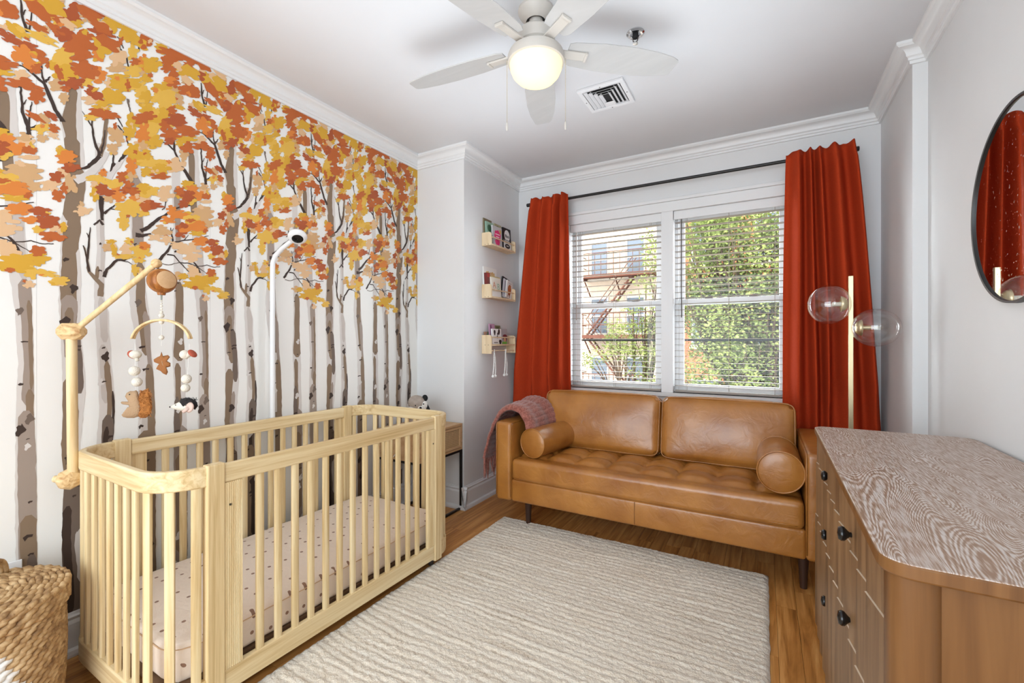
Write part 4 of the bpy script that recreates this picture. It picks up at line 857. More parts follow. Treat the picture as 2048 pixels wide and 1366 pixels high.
# hedgehog string
m = MB(); m.tube([mp_(379, 688), mp_(373, 790)], .0009, 5); m.build('string', string, hm)
m = MB(); m.ball(mp_(369, 709), .017, 14, 8); m.tube([mp_(370, 714), mp_(382, 706)], [.010, .009], 10); m.build('toadstool', felt, hm, smooth=True)
MB().ball(mp_(385, 707), .024, 16, 9, (.75, .75, .34), Matrix.Rotation(YAW, 3, 'Z') @ Matrix.Rotation(.9, 3, 'Y')).build('cap', redf, bpy.data.objects['toadstool.001'], smooth=True)
for u, v, r in ((373, 758, .0178), (371, 776, .0158)): MB().ball(mp_(u, v), r, 14, 9).build('felt_ball', felt, hm, smooth=True)
flat([(340,814),(350,808),(360,803),(370,802),(380,804),(386,810),(386,818),(378,822),(364,822),(350,819)], .018).build('hedgehog', felt, hm, smooth=True)
hg = flat([(357,806),(362,798),(372,795),(384,797),(394,804),(396,812),(390,820),(386,812),(376,808),(366,808),(362,816),(358,812)], .021)
for _ in range(300):
    u, v = R_.uniform(360, 394), R_.uniform(797, 812); p0 = mp_(u, v, R_.uniform(-.02, .01)); dr = (_R*R_.uniform(-.2, 1)+_U*R_.uniform(-.2, 1)-_F*R_.uniform(-.2, .6)).normalized()*.009; s_ = dr.orthogonal().normalized()*.0012; hg._add([p0-s_, p0+s_, p0+dr], [(0, 1, 2)])
hg.build('spines', blackf, bpy.data.objects['hedgehog'])
MB().ball(mp_(340, 814), .003, 8, 6).build('nose', blackf, bpy.data.objects['hedgehog']); MB().ball(mp_(351, 810, -.016), .002, 8, 6).build('eye', blackf, bpy.data.objects['hedgehog'])
m = MB(); m.lathe([(.001, -.004), (.016, -.003), (.020, .002), (.015, .006), (.001, .008)], mp_(380, 815, -.024), 18, M=(-_F+_U*.2-_R*.3).to_track_quat('Z', 'Y').to_matrix(), caps=False); m.tube([mp_(378, 816, -.03), mp_(366, 824, -.035)], [.007, .006], 8); m.build('small_mushroom', pinkf, hm, smooth=True)

# ------------------------------------------------------------------ baby monitor stand
wp = plain('white_plastic', (238, 238, 238), .35)
ms_ = thing('monitor_stand', 'white baby monitor camera on a tall curved floor pole behind the crib', 'baby monitor', (-2.402, 1.40, 0))
bx, by = -2.402, pix(545, 700, 'x', -2.402).y
path = [(bx, by, .02), (bx, by, 1.64), (bx+.002, by, 1.70), (bx+.018, by+.004, 1.742), (bx+.06, by+.014, 1.78), (bx+.15, by+.036, 1.835)]
MB().tube(path, [.0135]*4+[.0125, .0125], 16).build('pole', wp, ms_, smooth='auto')
MB().box(bx-.012, bx+.25, by-.10, by+.10, 0, .012).build('base_plate', wp, ms_, bevel=.004)
hd = Vector((bx+.165, by+.04, 1.842)); Mh = Vector((-.50, .34, .80)).to_track_quat('Z', 'Y').to_matrix()
MB().lathe([(.006, .020), (.030, .019), (.046, .010), (.050, 0), (.047, -.010), (.036, -.018), (.030, -.019)], hd, 30, M=Mh).build('camera_head', wp, ms_, smooth=True)
MB().lathe([(.001, -.0215), (.022, -.021), (.029, -.0195), (.030, -.018)], hd, 26, M=Mh, caps=False).build('lens', plain('lens_black', (12, 12, 14), .1), ms_, smooth=True)

# ------------------------------------------------------------------ wicker hamper and wall plate
wk, nt, p = new_mat('water_hyacinth'); p.inputs['Roughness'].default_value = .75
tc = N(nt, 'ShaderNodeTexCoord'); oi = N(nt, 'ShaderNodeObjectInfo'); n1 = N(nt, 'ShaderNodeTexNoise', i_Scale=34.0, i_Detail=5.0, i_Distortion=.5); nt.links.new(tc.outputs['Object'], n1.inputs[0]); r = N(nt, 'ShaderNodeValToRGB'); cr = r.color_ramp; cr.elements[0].position = .28; cr.elements[0].color = srgb(120, 86, 54); cr.elements[1].position = .72; cr.elements[1].color = srgb(220, 190, 146); e = cr.elements.new(.5); e.color = srgb(186, 150, 104); nt.links.new(n1.outputs[0], r.inputs[0]); nt.links.new(r.outputs[0], p.inputs['Base Color'])
wkw = plain('white_strand', (232, 228, 222), .8); wkb = plain('black_strand', (40, 36, 36), .8)
HB = Vector((-2.18, .395, 0)); hp = thing('laundry_hamper', 'woven seagrass hamper with a lid and a white painted motif', 'hamper', tuple(HB))
def braid(m, r, z, ph, rr, colfn=None, nb=None):
    nb = nb or max(8, int(2*PI*r/.034))
    for k in range(nb):
        a = 2*PI*(k+ph)/nb; L = 2*PI*r/nb*.66; c = HB+Vector((r*math.cos(a), r*math.sin(a), z)); tg = Vector((-math.sin(a), math.cos(a), .38)).normalized(); out_ = Vector((math.cos(a), math.sin(a), 0))
        m.cur = colfn(a, z) if colfn else 0
        m.tube([c-tg*L, c-tg*L*.5+out_*rr*.5, c+tg*L*.5+out_*rr*.5, c+tg*L], [rr*.45, rr, rr, rr*.45], 6)
def cf(a, z):
    d = (a+.32+ (z-.36)*2.2) % (2*PI); d = d-2*PI if d > PI else d
    if .345 < z < .385 and -.12 < d < .10: return 2
    return 1 if abs(d) < .26 and z < .395 else 0
m = MB()
for i in range(27): z = .010+i*.0148; braid(m, .172+.012*math.sin(PI*z/.5), z, .5*(i % 2), .0098, cf, 40)
m.build('basket_body', [wk, wkw, wkb], hp, smooth=True)
MB().lathe([(.165, .005), (.172, .25), (.168, .395)], HB, 40).build('liner', plain('hamper_liner', (120, 86, 52), .9), hp)
m = MB()
for i in range(11): braid(m, .193-.0172*i, .436+.008*math.sin(i*.3), .5*(i % 2), .0102)
for i in range(4): braid(m, .192, .386+i*.0148, .5*(i % 2), .0105)
m.build('lid', wk, hp, smooth=True); MB().lathe([(.001, .435), (.18, .430), (.182, .395)], HB, 36, caps=False).build('lid_core', plain('hamper_core', (150, 108, 64), .9), bpy.data.objects['lid'])
m = MB(); hc = pix(-18, 1150, 'z', .468)
for q in range(2): m.tube([hc+Vector((-.035*math.cos(t)+.0, .012*q+.03*math.cos(t), .06*math.sin(t)-.02)) for t in [PI*i/12 for i in range(13)]], .008, 7)
m.build('handle', wk, hp, smooth=True)
q = pix(43, 1117, 'x', XL)
op = thing('wall_outlet', 'white wall plate low on the mural beside the hamper', 'outlet', (XL, q.y-.04, q.z-.06))
MB().box(XL+.0035, XL+.010, q.y-.082, q.y, q.z-.115, q.z).build('cover_plate', wp, op, bevel=.002)
for dz in (-.035, -.08): MB().lathe([(.016, .004), (.016, .0125), (.015, .013)], (XL, q.y-.041, q.z+dz), 18, 'x').build('socket', wp, op)

# ------------------------------------------------------------------ side table with cane drawer, plush on it
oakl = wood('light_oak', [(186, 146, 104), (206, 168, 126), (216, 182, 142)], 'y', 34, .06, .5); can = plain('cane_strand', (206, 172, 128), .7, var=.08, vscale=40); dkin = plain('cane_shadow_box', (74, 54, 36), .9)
TX0, TX1, TY0, TY1, TZ0, TZ1 = -2.40, -1.985, 2.26, 2.735, .452, .648
tb = thing('side_table', 'side table with cane drawer front and black metal legs beside the column', 'side table', ((TX0+TX1)/2, (TY0+TY1)/2, 0))
m = MB(); m.box(TX0, TX1, TY0, TY1, TZ1-.018, TZ1); m.box(TX0, TX1, TY0, TY1, TZ0, TZ0+.016); m.box(TX0, TX1, TY0, TY0+.016, TZ0+.016, TZ1-.018); m.box(TX0, TX1, TY1-.016, TY1, TZ0+.016, TZ1-.018); m.box(TX0, TX0+.012, TY0+.016, TY1-.016, TZ0+.016, TZ1-.018); m.build('case', oakl, tb, bevel=.002)
dw = MB(); dw.box(TX1-.014, TX1+.002, TY0+.019, TY1-.019, TZ0+.019, TZ0+.034); dw.box(TX1-.014, TX1+.002, TY0+.019, TY1-.019, TZ1-.036, TZ1-.021); dw.box(TX1-.014, TX1+.002, TY0+.019, TY0+.034, TZ0+.034, TZ1-.036); dw.box(TX1-.014, TX1+.002, TY1-.034, TY1-.019, TZ0+.034, TZ1-.036)
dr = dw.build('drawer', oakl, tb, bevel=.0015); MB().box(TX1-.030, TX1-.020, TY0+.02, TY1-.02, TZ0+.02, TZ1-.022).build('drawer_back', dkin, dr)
m = MB(); y0, y1, z0, z1 = TY0+.034, TY1-.034, TZ0+.034, TZ1-.036
for i in range(31): yy = y0+(y1-y0)*i/30; m.box(TX1-.010, TX1-.008, yy-.004, yy+.004, z0, z1)
for i in range(11): zz = z0+(z1-z0)*i/10; m.box(TX1-.008, TX1-.006, y0, y1, zz-.0036, zz+.0036)
m.build('cane_panel', can, dr)['kind'] = 'stuff'
s = .016; f = None
for yy in (TY0, TY1-s):
    m = MB(); m.box(TX0, TX0+s, yy, yy+s, 0, TZ0); m.box(TX1-s, TX1, yy, yy+s, 0, TZ0); m.box(TX0+s, TX1-s, yy, yy+s, TZ0-s, TZ0); m.box(TX0+s, TX1-s, yy, yy+s, 0, s); m.build('leg_frame', blk, tb)
for xx in (TX0, TX1-s):
    m = MB(); m.box(xx, xx+s, TY0+s, TY1-s, 0, s); m.box(xx, xx+s, TY0+s, TY1-s, TZ0-s, TZ0); m.build('side_bar', blk, tb)
MB().tube([(-2.2, 2.27, .50), (-2.2, 2.20, .46), (-2.19, 2.21, .38), (-2.22, 2.205, .30), (-2.18, 2.22, .27), (-2.2, 2.24, .2), (-2.25, 2.25, .004), (-2.38, 2.2, .004)], .003, 6).build('lamp_cord', wp, origin=(-2.2, 2.24, .004)); tag(bpy.data.objects['lamp_cord'], 'thin white cord dangling from the side table', 'cord')
pf = plain('grey_plush', (178, 164, 152), .98, bump=.8, bscale=120, var=.12, vscale=30); pw_ = plain('white_plush', (238, 234, 228), .98, bump=.6, bscale=120); pb = plain('black_plush', (28, 30, 32), .98, bump=.6, bscale=120)
WP = 3.22; pp = lambda u, v, d=0: pixw(u, v, WP+d)
pc = pp(834, 806); pt = thing('plush_badger', 'grey and white plush badger with black ears on the side table', 'plush toy', (pc.x, pc.y, TZ1))
hdM = Matrix.Rotation(YAW, 3, 'Z') @ Matrix.Rotation(.25, 3, 'Y')
MB().ball(pc, .066, 22, 14, (1.0, .9, .85), hdM).build('head', pf, pt, smooth=True)
m = MB(); m.ball(pp(826, 820, -.03), .042, 16, 10, (1, .8, .6), hdM); m.ball(pp(848, 812, -.02), .034, 16, 10, (.7, .8, 1.1), hdM); m.ball(pp(841, 818, -.05), .022, 14, 8); m.build('cheek', pw_, bpy.data.objects['head'], smooth=True)
for u, v in ((821, 803), (850, 796)): MB().ball(pp(u, v, .0), .024, 14, 9, (1, .6, 1)).build('ear', pb, bpy.data.objects['head'], smooth=True)
MB().ball(pp(841, 816, -.068), .009, 10, 7).build('nose', pb, bpy.data.objects['head'], smooth=True)
for u, v in ((831, 811), (847, 808)): MB().ball(pp(u, v, -.056), .005, 8, 6).build('eye', pb, bpy.data.objects['head'], smooth=True)
MB().rbox((pc.x, pc.y+.01, TZ1+.065), (.12, .11, .13), .045, 6).build('body', pf, pt, smooth=True)
MB().tube([pp(850, 808), pp(855, 818, -.01), pp(859, 832, -.02), pp(858, 846, -.02)], [.016, .017, .016, .014], 10).build('paw', pb, pt, smooth=True)

# ------------------------------------------------------------------ wall shelves, books and bead strings
birch = wood('birch_shelf', [(214, 186, 146), (228, 204, 168), (236, 216, 184)], 'z', 40, .08, .5); paper = plain('page_block', (236, 230, 218), .9)
YS0, YS1, XF = 2.985, 3.385, -1.886
def wshelf(label, z0, h, zs, rods, hooks=None):
    t = thing('wall_shelf', label, 'shelf', (XB, (YS0+YS1)/2, z0), 'picture book shelves on the column')
    for yy in (YS0, YS1-.012):
        m = MB(); r_ = .022; pts = [(XB+.001, yy, z0), (XF, yy, z0)]
        for i in range(6): a = i/5*PI/2; pts.append((XF-r_+r_*math.cos(a), yy, z0+h-r_+r_*math.sin(a)))
        pts.append((XB+.001, yy, z0+h)); m.prism(pts, (0, .012, 0)); e = m.build('end_panel', birch, t)
        for k in (.25, .75): MB().lathe([(.003, -.0006), (.003, .0)], (XB+.018+(XF-XB-.03)*k, yy, zs+.006), 8, 'y').build('screw', dark_m, e)
    MB().box(XB+.001, XF-.002, YS0+.012, YS1-.012, zs, zs+.012).build('ledge', birch, t); MB().box(XB+.001, XB+.007, YS0+.012, YS1-.012, zs+.012, zs+.05).build('back_rail', birch, t)
    for rz in rods: MB().tube([(XF-.010, YS0+.006, rz), (XF-.010, YS1-.006, rz)], .0048, 10).build('dowel', birch, t, smooth='auto')
wshelf('birch book shelf, uppermost of the three on the column', 2.035, .105, 2.037, [2.105])
wshelf('birch book shelf, middle of the three on the column', 1.615, .110, 1.617, [1.685])
wshelf('birch book shelf with a peg rail, lowest of the three', 1.168, .150, 1.232, [1.300, 1.192])
def book(label, y0, y1, z0, h, x0, th, col, tilt=0.0, deco=None):
    """cover faces the room (+x); tilt leans it along the shelf"""
    o = thing('picture_book', label, 'book', (x0, (y0+y1)/2, z0), 'picture books on the wall shelves')
    o['_o'] = (0, 0, 0); o.rotation_euler = (tilt, math.radians(-3), 0); w = y1-y0
    m = MB(); m.box(0, .0015, -w/2, w/2, 0, h); m.box(th-.0015, th, -w/2, w/2, 0, h); m.box(.0015, th-.0015, -w/2, -w/2+.002, 0, h); m.build('cover', plain('cover_%d_%d_%d' % col, col, .4, var=.03), o)
    MB().box(.0015, th-.0015, -w/2+.002, w/2-.003, .002, h-.003).build('pages', paper, o)
    def disc(cy, cz, ry, rz, c, k=0, lobes=0): 
        MB().poly([(th+.0004+k*.0003, cy+ry*(1+.1*math.sin(lobes*t))*math.cos(t), cz+rz*(1+.1*math.sin(lobes*t))*math.sin(t)) for t in [2*PI*i/24 for i in range(24)]]).build('cover_print', plain('print_%d_%d_%d' % c, c, .45), o)
    def bar(cy, cz, wy, hz, c, k=0): MB().poly([(th+.0004+k*.0003, cy-wy/2, cz-hz/2), (th+.0004+k*.0003, cy+wy/2, cz-hz/2), (th+.0004+k*.0003, cy+wy/2, cz+hz/2), (th+.0004+k*.0003, cy-wy/2, cz+hz/2)]).build('cover_print', plain('print_%d_%d_%d' % c, c, .45), o)
    def word(s, cy, cz, size, c):
        text(s, size, plain('print_%d_%d_%d' % c, c, .45), o, Matrix.Translation((th+.002, cy, cz)) @ Matrix.Rotation(PI/2, 4, 'Z') @ Matrix.Rotation(PI/2, 4, 'X'))
    if deco: deco(disc, bar, word)
    return o
Yu = lambda u, x=-1.905: pix(u, 500, 'x', x).y
Zv = lambda u, v, x=-1.905: pix(u, v, 'x', x).z
z1, z2, z3 = 2.050, 1.630, 1.245
book('tall olive book at the column end of the top shelf', 3.000, 3.12, z1, .215, XB+.008, .012, (122, 110, 84))
book('green jungle picture book on the top shelf', 3.012, 3.165, z1, .19, XB+.022, .012, (150, 184, 164), 0, lambda d, b, w: (d(-.03, .14, .03, .03, (70, 110, 80)), d(.03, .12, .035, .025, (196, 214, 196), 0, 5), d(-.02, .06, .03, .05, (40, 44, 40), 1)))
book('sage green book standing behind the pink one on the top shelf', 3.12, 3.23, z1, .195, XB+.036, .010, (170, 164, 132), 0, lambda d, b, w: d(0, .16, .04, .02, (96, 112, 74), 0, 4))
book('grey book with a pink round emblem on the top shelf', 3.06, 3.205, z1, .165, XB+.050, .014, (196, 196, 198), 0, lambda d, b, w: (d(0, .09, .05, .045, (232, 66, 128), 0, 6), d(-.005, .035, .038, .025, (232, 66, 128), 0, 5), b(0, .10, .07, .007, (248, 240, 244), 1), b(0, .078, .05, .007, (250, 236, 242), 1), d(.045, .13, .014, .018, (222, 176, 96), 1)))
book('black and white picture book reading Black on the top shelf', 3.225, 3.355, z1, .185, XB+.050, .014, (24, 24, 26), 0, lambda d, b, w: (d(0, .12, .046, .05, (244, 244, 244)), w('Black', 0, .115, .036, (20, 20, 20)), b(0, .042, .126, .08, (240, 240, 240), 0), b(0, .07, .12, .026, (24, 24, 26), 2), b(-.005, .074, .09, .007, (240, 240, 240), 3), d(0, .03, .042, .02, (24, 24, 26), 2), b(0, .032, .04, .008, (240, 240, 240), 3)))
book('tall white book with gold letters on the middle shelf', 2.998, 3.20, z2, .245, XB+.008, .012, (240, 238, 234), 0, lambda d, b, w: [b(-.055+.022*i, .185+.004*math.sin(i*2), .015, .045, (218, 164, 52), 0) for i in range(6)] and None)
book('narrow dark red book on the middle shelf', 2.999, 3.045, z2, .19, XB+.024, .024, (112, 36, 32), 0, lambda d, b, w: b(0, .17, .036, .03, (176, 44, 40)))
book('straw yellow book behind the alphabet book on the middle shelf', 3.03, 3.215, z2, .175, XB+.030, .012, (216, 196, 138))
book('cream alphabet book with large A and B on the middle shelf', 3.04, 3.19, z2, .16, XB+.050, .012, (242, 238, 224), 0, lambda d, b, w: (w('A', -.032, .095, .075, (224, 160, 130)), w('B', .032, .085, .075, (160, 196, 172)), b(0, .025, .13, .04, (250, 250, 248))))
book('black leaning book on the middle shelf', 3.235, 3.35, z2+.006, .185, XB+.022, .012, (46, 44, 46), math.radians(-14), lambda d, b, w: b(0, .16, .08, .012, (120, 116, 112)))
book('pale lilac leaning book on the middle shelf', 3.235, 3.34, z2+.006, .165, XB+.037, .010, (214, 210, 218), math.radians(-15), lambda d, b, w: (b(-.035, .09, .012, .12, (150, 146, 156)),))
book('white leaning book with a ginger bear on the middle shelf', 3.262, 3.355, z2+.006, .155, XB+.052, .012, (238, 234, 230), math.radians(-15), lambda d, b, w: (d(.0, .075, .028, .045, (176, 96, 52), 0, 3), d(0, .105, .022, .02, (196, 120, 74), 1), b(-.018, .025, .008, .03, (120, 62, 36), 1), b(.012, .025, .008, .03, (120, 62, 36), 1), b(.0, .135, .05, .004, (150, 150, 150))))
book('brown and green book at the end of the lowest shelf', 3.00, 3.10, z3, .10, XB+.014, .014, (150, 108, 86), 0, lambda d, b, w: d(0, .075, .03, .025, (72, 96, 60), 0, 4))
book('mauve patterned book on the lowest shelf', 3.05, 3.13, z3, .165, XB+.030, .010, (186, 142, 168), 0, lambda d, b, w: b(-.02, .14, .02, .03, (120, 70, 110)))
book('olive book at the back of the lowest shelf', 3.13, 3.22, z3, .155, XB+.030, .010, (132, 132, 96), 0, lambda d, b, w: b(0, .135, .05, .02, (90, 96, 70)))
book('white board book with black dog patches on the lowest shelf', 3.055, 3.195, z3, .125, XB+.050, .012, (246, 246, 244), 0, lambda d, b, w: (d(-.035, .095, .014, .022, (30, 30, 30), 0, 3), d(.032, .10, .015, .024, (30, 30, 30), 0, 2), d(.004, .058, .010, .011, (24, 24, 24)), d(.01, .082, .008, .013, (70, 64, 60)), d(.048, .018, .02, .02, (28, 28, 28), 0, 3), b(-.02, .012, .06, .008, (130, 126, 122))))
book('silver grey book with a red barn on the lowest shelf', 3.20, 3.30, z3, .128, XB+.046, .012, (178, 176, 180), math.radians(0), lambda d, b, w: (d(.01, .05, .036, .035, (120, 52, 58), 0, 3), d(.005, .035, .018, .02, (222, 180, 138), 1), b(0, .01, .08, .018, (120, 190, 70), 1)))
bead = plain('white_bead', (240, 238, 234), .5)
def beads(label, yy, d):
    t = thing('bead_garland', label, 'bead garland', (XF-.010, yy, .985), 'wooden bead strings on the peg rail')
    m = MB(); pts = []
    for i in range(41):
        a = i/40; s = math.sin(PI*a); y = yy+d*(a-.5)*2*(.55+.6*s*.5); z = 1.197-.20*abs(2*a-1)**1.0
        pts.append((XF-.010+.004*math.sin(a*9)+.0068*(1-abs(2*a-1)), y, z))
    # loop over the peg
    for i, p_ in enumerate(pts): m.ball(p_, .0062, 8, 6)
    m.build('bead_string', bead, t, smooth=True)['kind'] = 'stuff'
    for p_ in (pts[0], pts[-1]): MB().ball((p_[0], p_[1], p_[2]-.012), .0125, 14, 9).build('end_bead', bead, t, smooth=True)
beads('white bead string looped on the peg rail, nearer the mural', 3.045, .030)
beads('white bead string looped on the peg rail, nearer the curtain', 3.225, .030)

# ------------------------------------------------------------------ dresser
dz_ = wood('dresser_oak', [(96, 70, 46), (120, 90, 62), (140, 108, 76), (154, 122, 88)], 'z', 30, .05, .42, .8, .08)
dst = wood('dresser_side_oak', [(88, 56, 27), (114, 76, 40), (132, 92, 52)], 'z', 16, .06, .38, .9, .04)
dtop, nt, p = new_mat('cerused_oak_top'); p.inputs['Roughness'].default_value = .42
tc = N(nt, 'ShaderNodeTexCoord'); mp = N(nt, 'ShaderNodeMapping'); mp.inputs['Scale'].default_value = (1, .22, 1); nt.links.new(tc.outputs['Object'], mp.inputs[0])
nA = N(nt, 'ShaderNodeTexNoise', i_Scale=5.5, i_Detail=1.5, i_Distortion=.6); nt.links.new(mp.outputs[0], nA.inputs[0])
mA = N(nt, 'ShaderNodeMath', operation='MULTIPLY'); mA.inputs[1].default_value = 760.0; nt.links.new(nA.outputs[0], mA.inputs[0]); sA = N(nt, 'ShaderNodeMath', operation='SINE'); nt.links.new(mA.outputs[0], sA.inputs[0])
mp2 = N(nt, 'ShaderNodeMapping'); mp2.inputs['Scale'].default_value = (1, .07, 1); nt.links.new(tc.outputs['Object'], mp2.inputs[0]); nB = N(nt, 'ShaderNodeTexNoise', i_Scale=330.0, i_Detail=3.0); nt.links.new(mp2.outputs[0], nB.inputs[0])
ad = N(nt, 'ShaderNodeMath', operation='MULTIPLY_ADD'); ad.inputs[1].default_value = .13; nt.links.new(sA.outputs[0], ad.inputs[0]); nt.links.new(nB.outputs[0], ad.inputs[2])
r = N(nt, 'ShaderNodeValToRGB'); cr = r.color_ramp; cr.elements[0].position = .36; cr.elements[0].color = srgb(150, 120, 98); cr.elements[1].position = .66; cr.elements[1].color = srgb(206, 196, 190); e = cr.elements.new(.5); e.color = srgb(178, 156, 140)
nt.links.new(ad.outputs[0], r.inputs[0]); nt.links.new(r.outputs[0], p.inputs['Base Color']); b_ = N(nt, 'ShaderNodeBump', i_Strength=.15, i_Distance=.002); nt.links.new(ad.outputs[0], b_.inputs['Height']); nt.links.new(b_.outputs[0], p.inputs['Normal'])
ds = thing('dresser', 'fluted oak dresser with whitewashed top and black knobs', 'dresser', (.432, 1.645, 0), local=True); ds.rotation_euler = (0, 0, -.012)
DX, DY, DH = .252, .695, .895
def rrect(hx, hy, r, z, n=6, ch=0):
    pts = []
    for sx, sy, a0 in ((1, 1, 0), (-1, 1, 1), (-1, -1, 2), (1, -1, 3)):
        for i in range(n+1): a = (a0+i/n)*PI/2; pts.append((sx*(hx-r)+r*math.cos(a), sy*(hy-r)+r*math.sin(a), z))
    return pts
MB().prism(rrect(DX, DY, .045, DH-.026), (0, 0, .026)).build('top', dtop, ds, smooth='auto', bevel=.004).data.materials.append(dst)
topo = bpy.data.objects['top']
for pl in topo.data.polygons:
    if pl.normal.z < .5: pl.material_index = 1
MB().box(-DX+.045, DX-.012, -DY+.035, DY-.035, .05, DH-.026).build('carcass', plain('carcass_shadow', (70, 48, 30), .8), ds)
for sx in (-1, 1):
    for sy in (-1, 1):
        m = MB(); w, r_ = .036, .028; pts = [(sx*(DX-.012-w)+p_[0], sy*(DY-.012-w)+p_[1], 0) for p_ in rrect(w, w, r_, 0)]; m.prism(pts, (0, 0, DH-.026)); m.build('corner_post', dst, ds, smooth='auto')
for sy in (-1, 1): MB().box(-DX+.08, DX-.08, sy*(DY-.034)-.008, sy*(DY-.034)+.008, .06, DH-.026).build('side_panel', dst, ds)
MB().box(DX-.02, DX-.012, -DY+.08, DY-.08, .06, DH-.026).build('back_panel', dst, ds)
dedge_glint = plain('drawer_edge_glint', (226, 208, 184), .25)  # window glints along the drawer joints, painted in as a pale edge colour
FW = 2*(DY-.084); nfl = 12; fw = FW/nfl
def front_x(y):
    t = ((y+FW/2)/fw) % 1.0; return -DX+.020-.015*(t/.93 if t < .93 else (1-t)/.07)
rows = [(.085, .5425, .362), (.5437, .7573, .592), (.7585, .862, .797)]
for ri, (za, zb, kz) in enumerate(rows):
    for ci_, (ya, yb) in enumerate(((-FW/2, -.0015), (.0015, FW/2))):
        m = MB(); ks = sorted({ya, yb} | {-FW/2+fw*(q+o) for q in range(nfl) for o in (0, .93, .975) if ya < -FW/2+fw*(q+o) < yb}); ys = ks; pts = [(front_x(y)-.0032*(2-ri), y, za) for y in ys]+[(-DX+.045, yb, za), (-DX+.045, ya, za)]
        m.prism(pts, (0, 0, zb-za)); d_ = m.build('drawer', [dz_, dedge_glint], ds, smooth='auto', angle=.35)
        for pl in d_.data.polygons:
            if abs(pl.normal.z) > .9: pl.material_index = 1
        ky = -.318+ci_*.545; fx = front_x(ky)
        MB().lathe([(.006, .0), (.006, -.010), (.010, -.014), (.0165, -.020), (.0175, -.026), (.014, -.032), (.001, -.034)], (fx+.006, ky, kz), 20, 'x', caps=False).build('knob', plain('black_knob', (16, 15, 15), .22), d_, smooth=True)

# ------------------------------------------------------------------ round mirror
mir, nt, p = new_mat('mirror_glass'); p.inputs['Metallic'].default_value = 1; p.inputs['Roughness'].default_value = .015; p.inputs['Base Color'].default_value = (.86, .87, .88, 1)
tc = N(nt, 'ShaderNodeTexCoord'); n1 = N(nt, 'ShaderNodeTexNoise', i_Scale=90.0, i_Detail=3.0); nt.links.new(tc.outputs['Object'], n1.inputs[0]); mr = N(nt, 'ShaderNodeMapRange'); mr.inputs[1].default_value = .62; mr.inputs[2].default_value = .72; mr.inputs[3].default_value = .012; mr.inputs[4].default_value = .18; nt.links.new(n1.outputs[0], mr.inputs[0]); nt.links.new(mr.outputs[0], p.inputs['Roughness'])
MY, MZ, MR = 2.005, 1.707, .322
mi = thing('wall_mirror', 'round wall mirror in a thin black frame above the dresser', 'mirror', (XR2, MY, MZ-MR))
MB().lathe([(.001, 0), (MR-.006, 0)], (XR2-.014, MY, MZ), 96, 'x', caps=False).build('mirror_glass', mir, mi)
MB().lathe([(MR-.008, -.013), (MR-.007, -.020), (MR, -.021), (MR+.001, -.001), (MR-.008, -.001)], (XR2, MY, MZ), 96, 'x', caps=False).build('frame', blk, mi, smooth='auto')

# ------------------------------------------------------------------ floor lamp
brass = plain('champagne_brass', (214, 198, 160), .32, metal=.85); gl = glass('globe_glass', (.99, .99, .985), .10, .5); bulbg = glass('bulb_glass', (.98, .97, .94), .08, .4); pors = plain('porcelain', (226, 220, 206), .5)
LX, LY = .408, 3.0
lp = thing('floor_lamp', 'brass floor lamp with two clear glass globes behind the dresser', 'floor lamp', (LX, LY, 0))
MB().lathe([(.12, 0), (.12, .012), (.116, .018), (.02, .02)], (LX, LY, 0), 40).build('base', brass, lp, smooth='auto')
MB().box(LX-.0105, LX+.0105, LY-.0105, LY+.0105, .018, pix(1703, 552, 'y', LY).z).build('pole', brass, lp, bevel=.002)
for (u, v, hu, hv, sd) in ((1658, 609, 44, 36.5, -1), (1752, 655.5, 48.5, 37.5, 1)):
    c = pix(u, v, 'y', LY); w_ = (c-_C).dot(_F); rx = hu/FPX*w_*.83; rz = hv/FPX*w_*(1.08 if sd < 0 else 1.0)
    if sd > 0: c.y -= .02; c.x -= .004
    ax = 'x'; m = MB(); m.ball(c, 1, 36, 22, (rx, rx*.96, rz)); g = m.build('globe', gl, lp, smooth=True)
    x_in = LX+sd*.0105
    MB().lathe([(.001, 0), (.022, .001*sd), (.036, .012*sd), (.044, .028*sd), (.040, .030*sd)], (x_in+sd*.004, c.y, c.z), 26, 'x', caps=False).build('holder', brass, lp, smooth=True)
    MB().tube([(LX, LY, c.z), (x_in+sd*.01, c.y, c.z)], .006, 8).build('stub', brass, lp)
    MB().tube([(x_in+sd*.012, c.y, c.z), (x_in+sd*.072, c.y, c.z)], .0115, 14).build('socket', pors if sd < 0 else brass, lp, smooth='auto')
    b0 = x_in+sd*.072; MB().lathe([(.009, 0), (.010, .008*sd), (.0125, .02*sd), (.0125, .038*sd), (.007, .05*sd), (.001, .052*sd)], (b0, c.y, c.z), 16, 'x', caps=False).build('bulb', bulbg, lp, smooth=True)
    MB().tube([(b0+sd*.004, c.y-.003, c.z), (b0+sd*.03, c.y-.004, c.z+.003), (b0+sd*.03, c.y+.004, c.z-.003), (b0+sd*.004, c.y+.003, c.z)], .0012, 5).build('filament', plain('filament', (210, 190, 150), .4), lp)

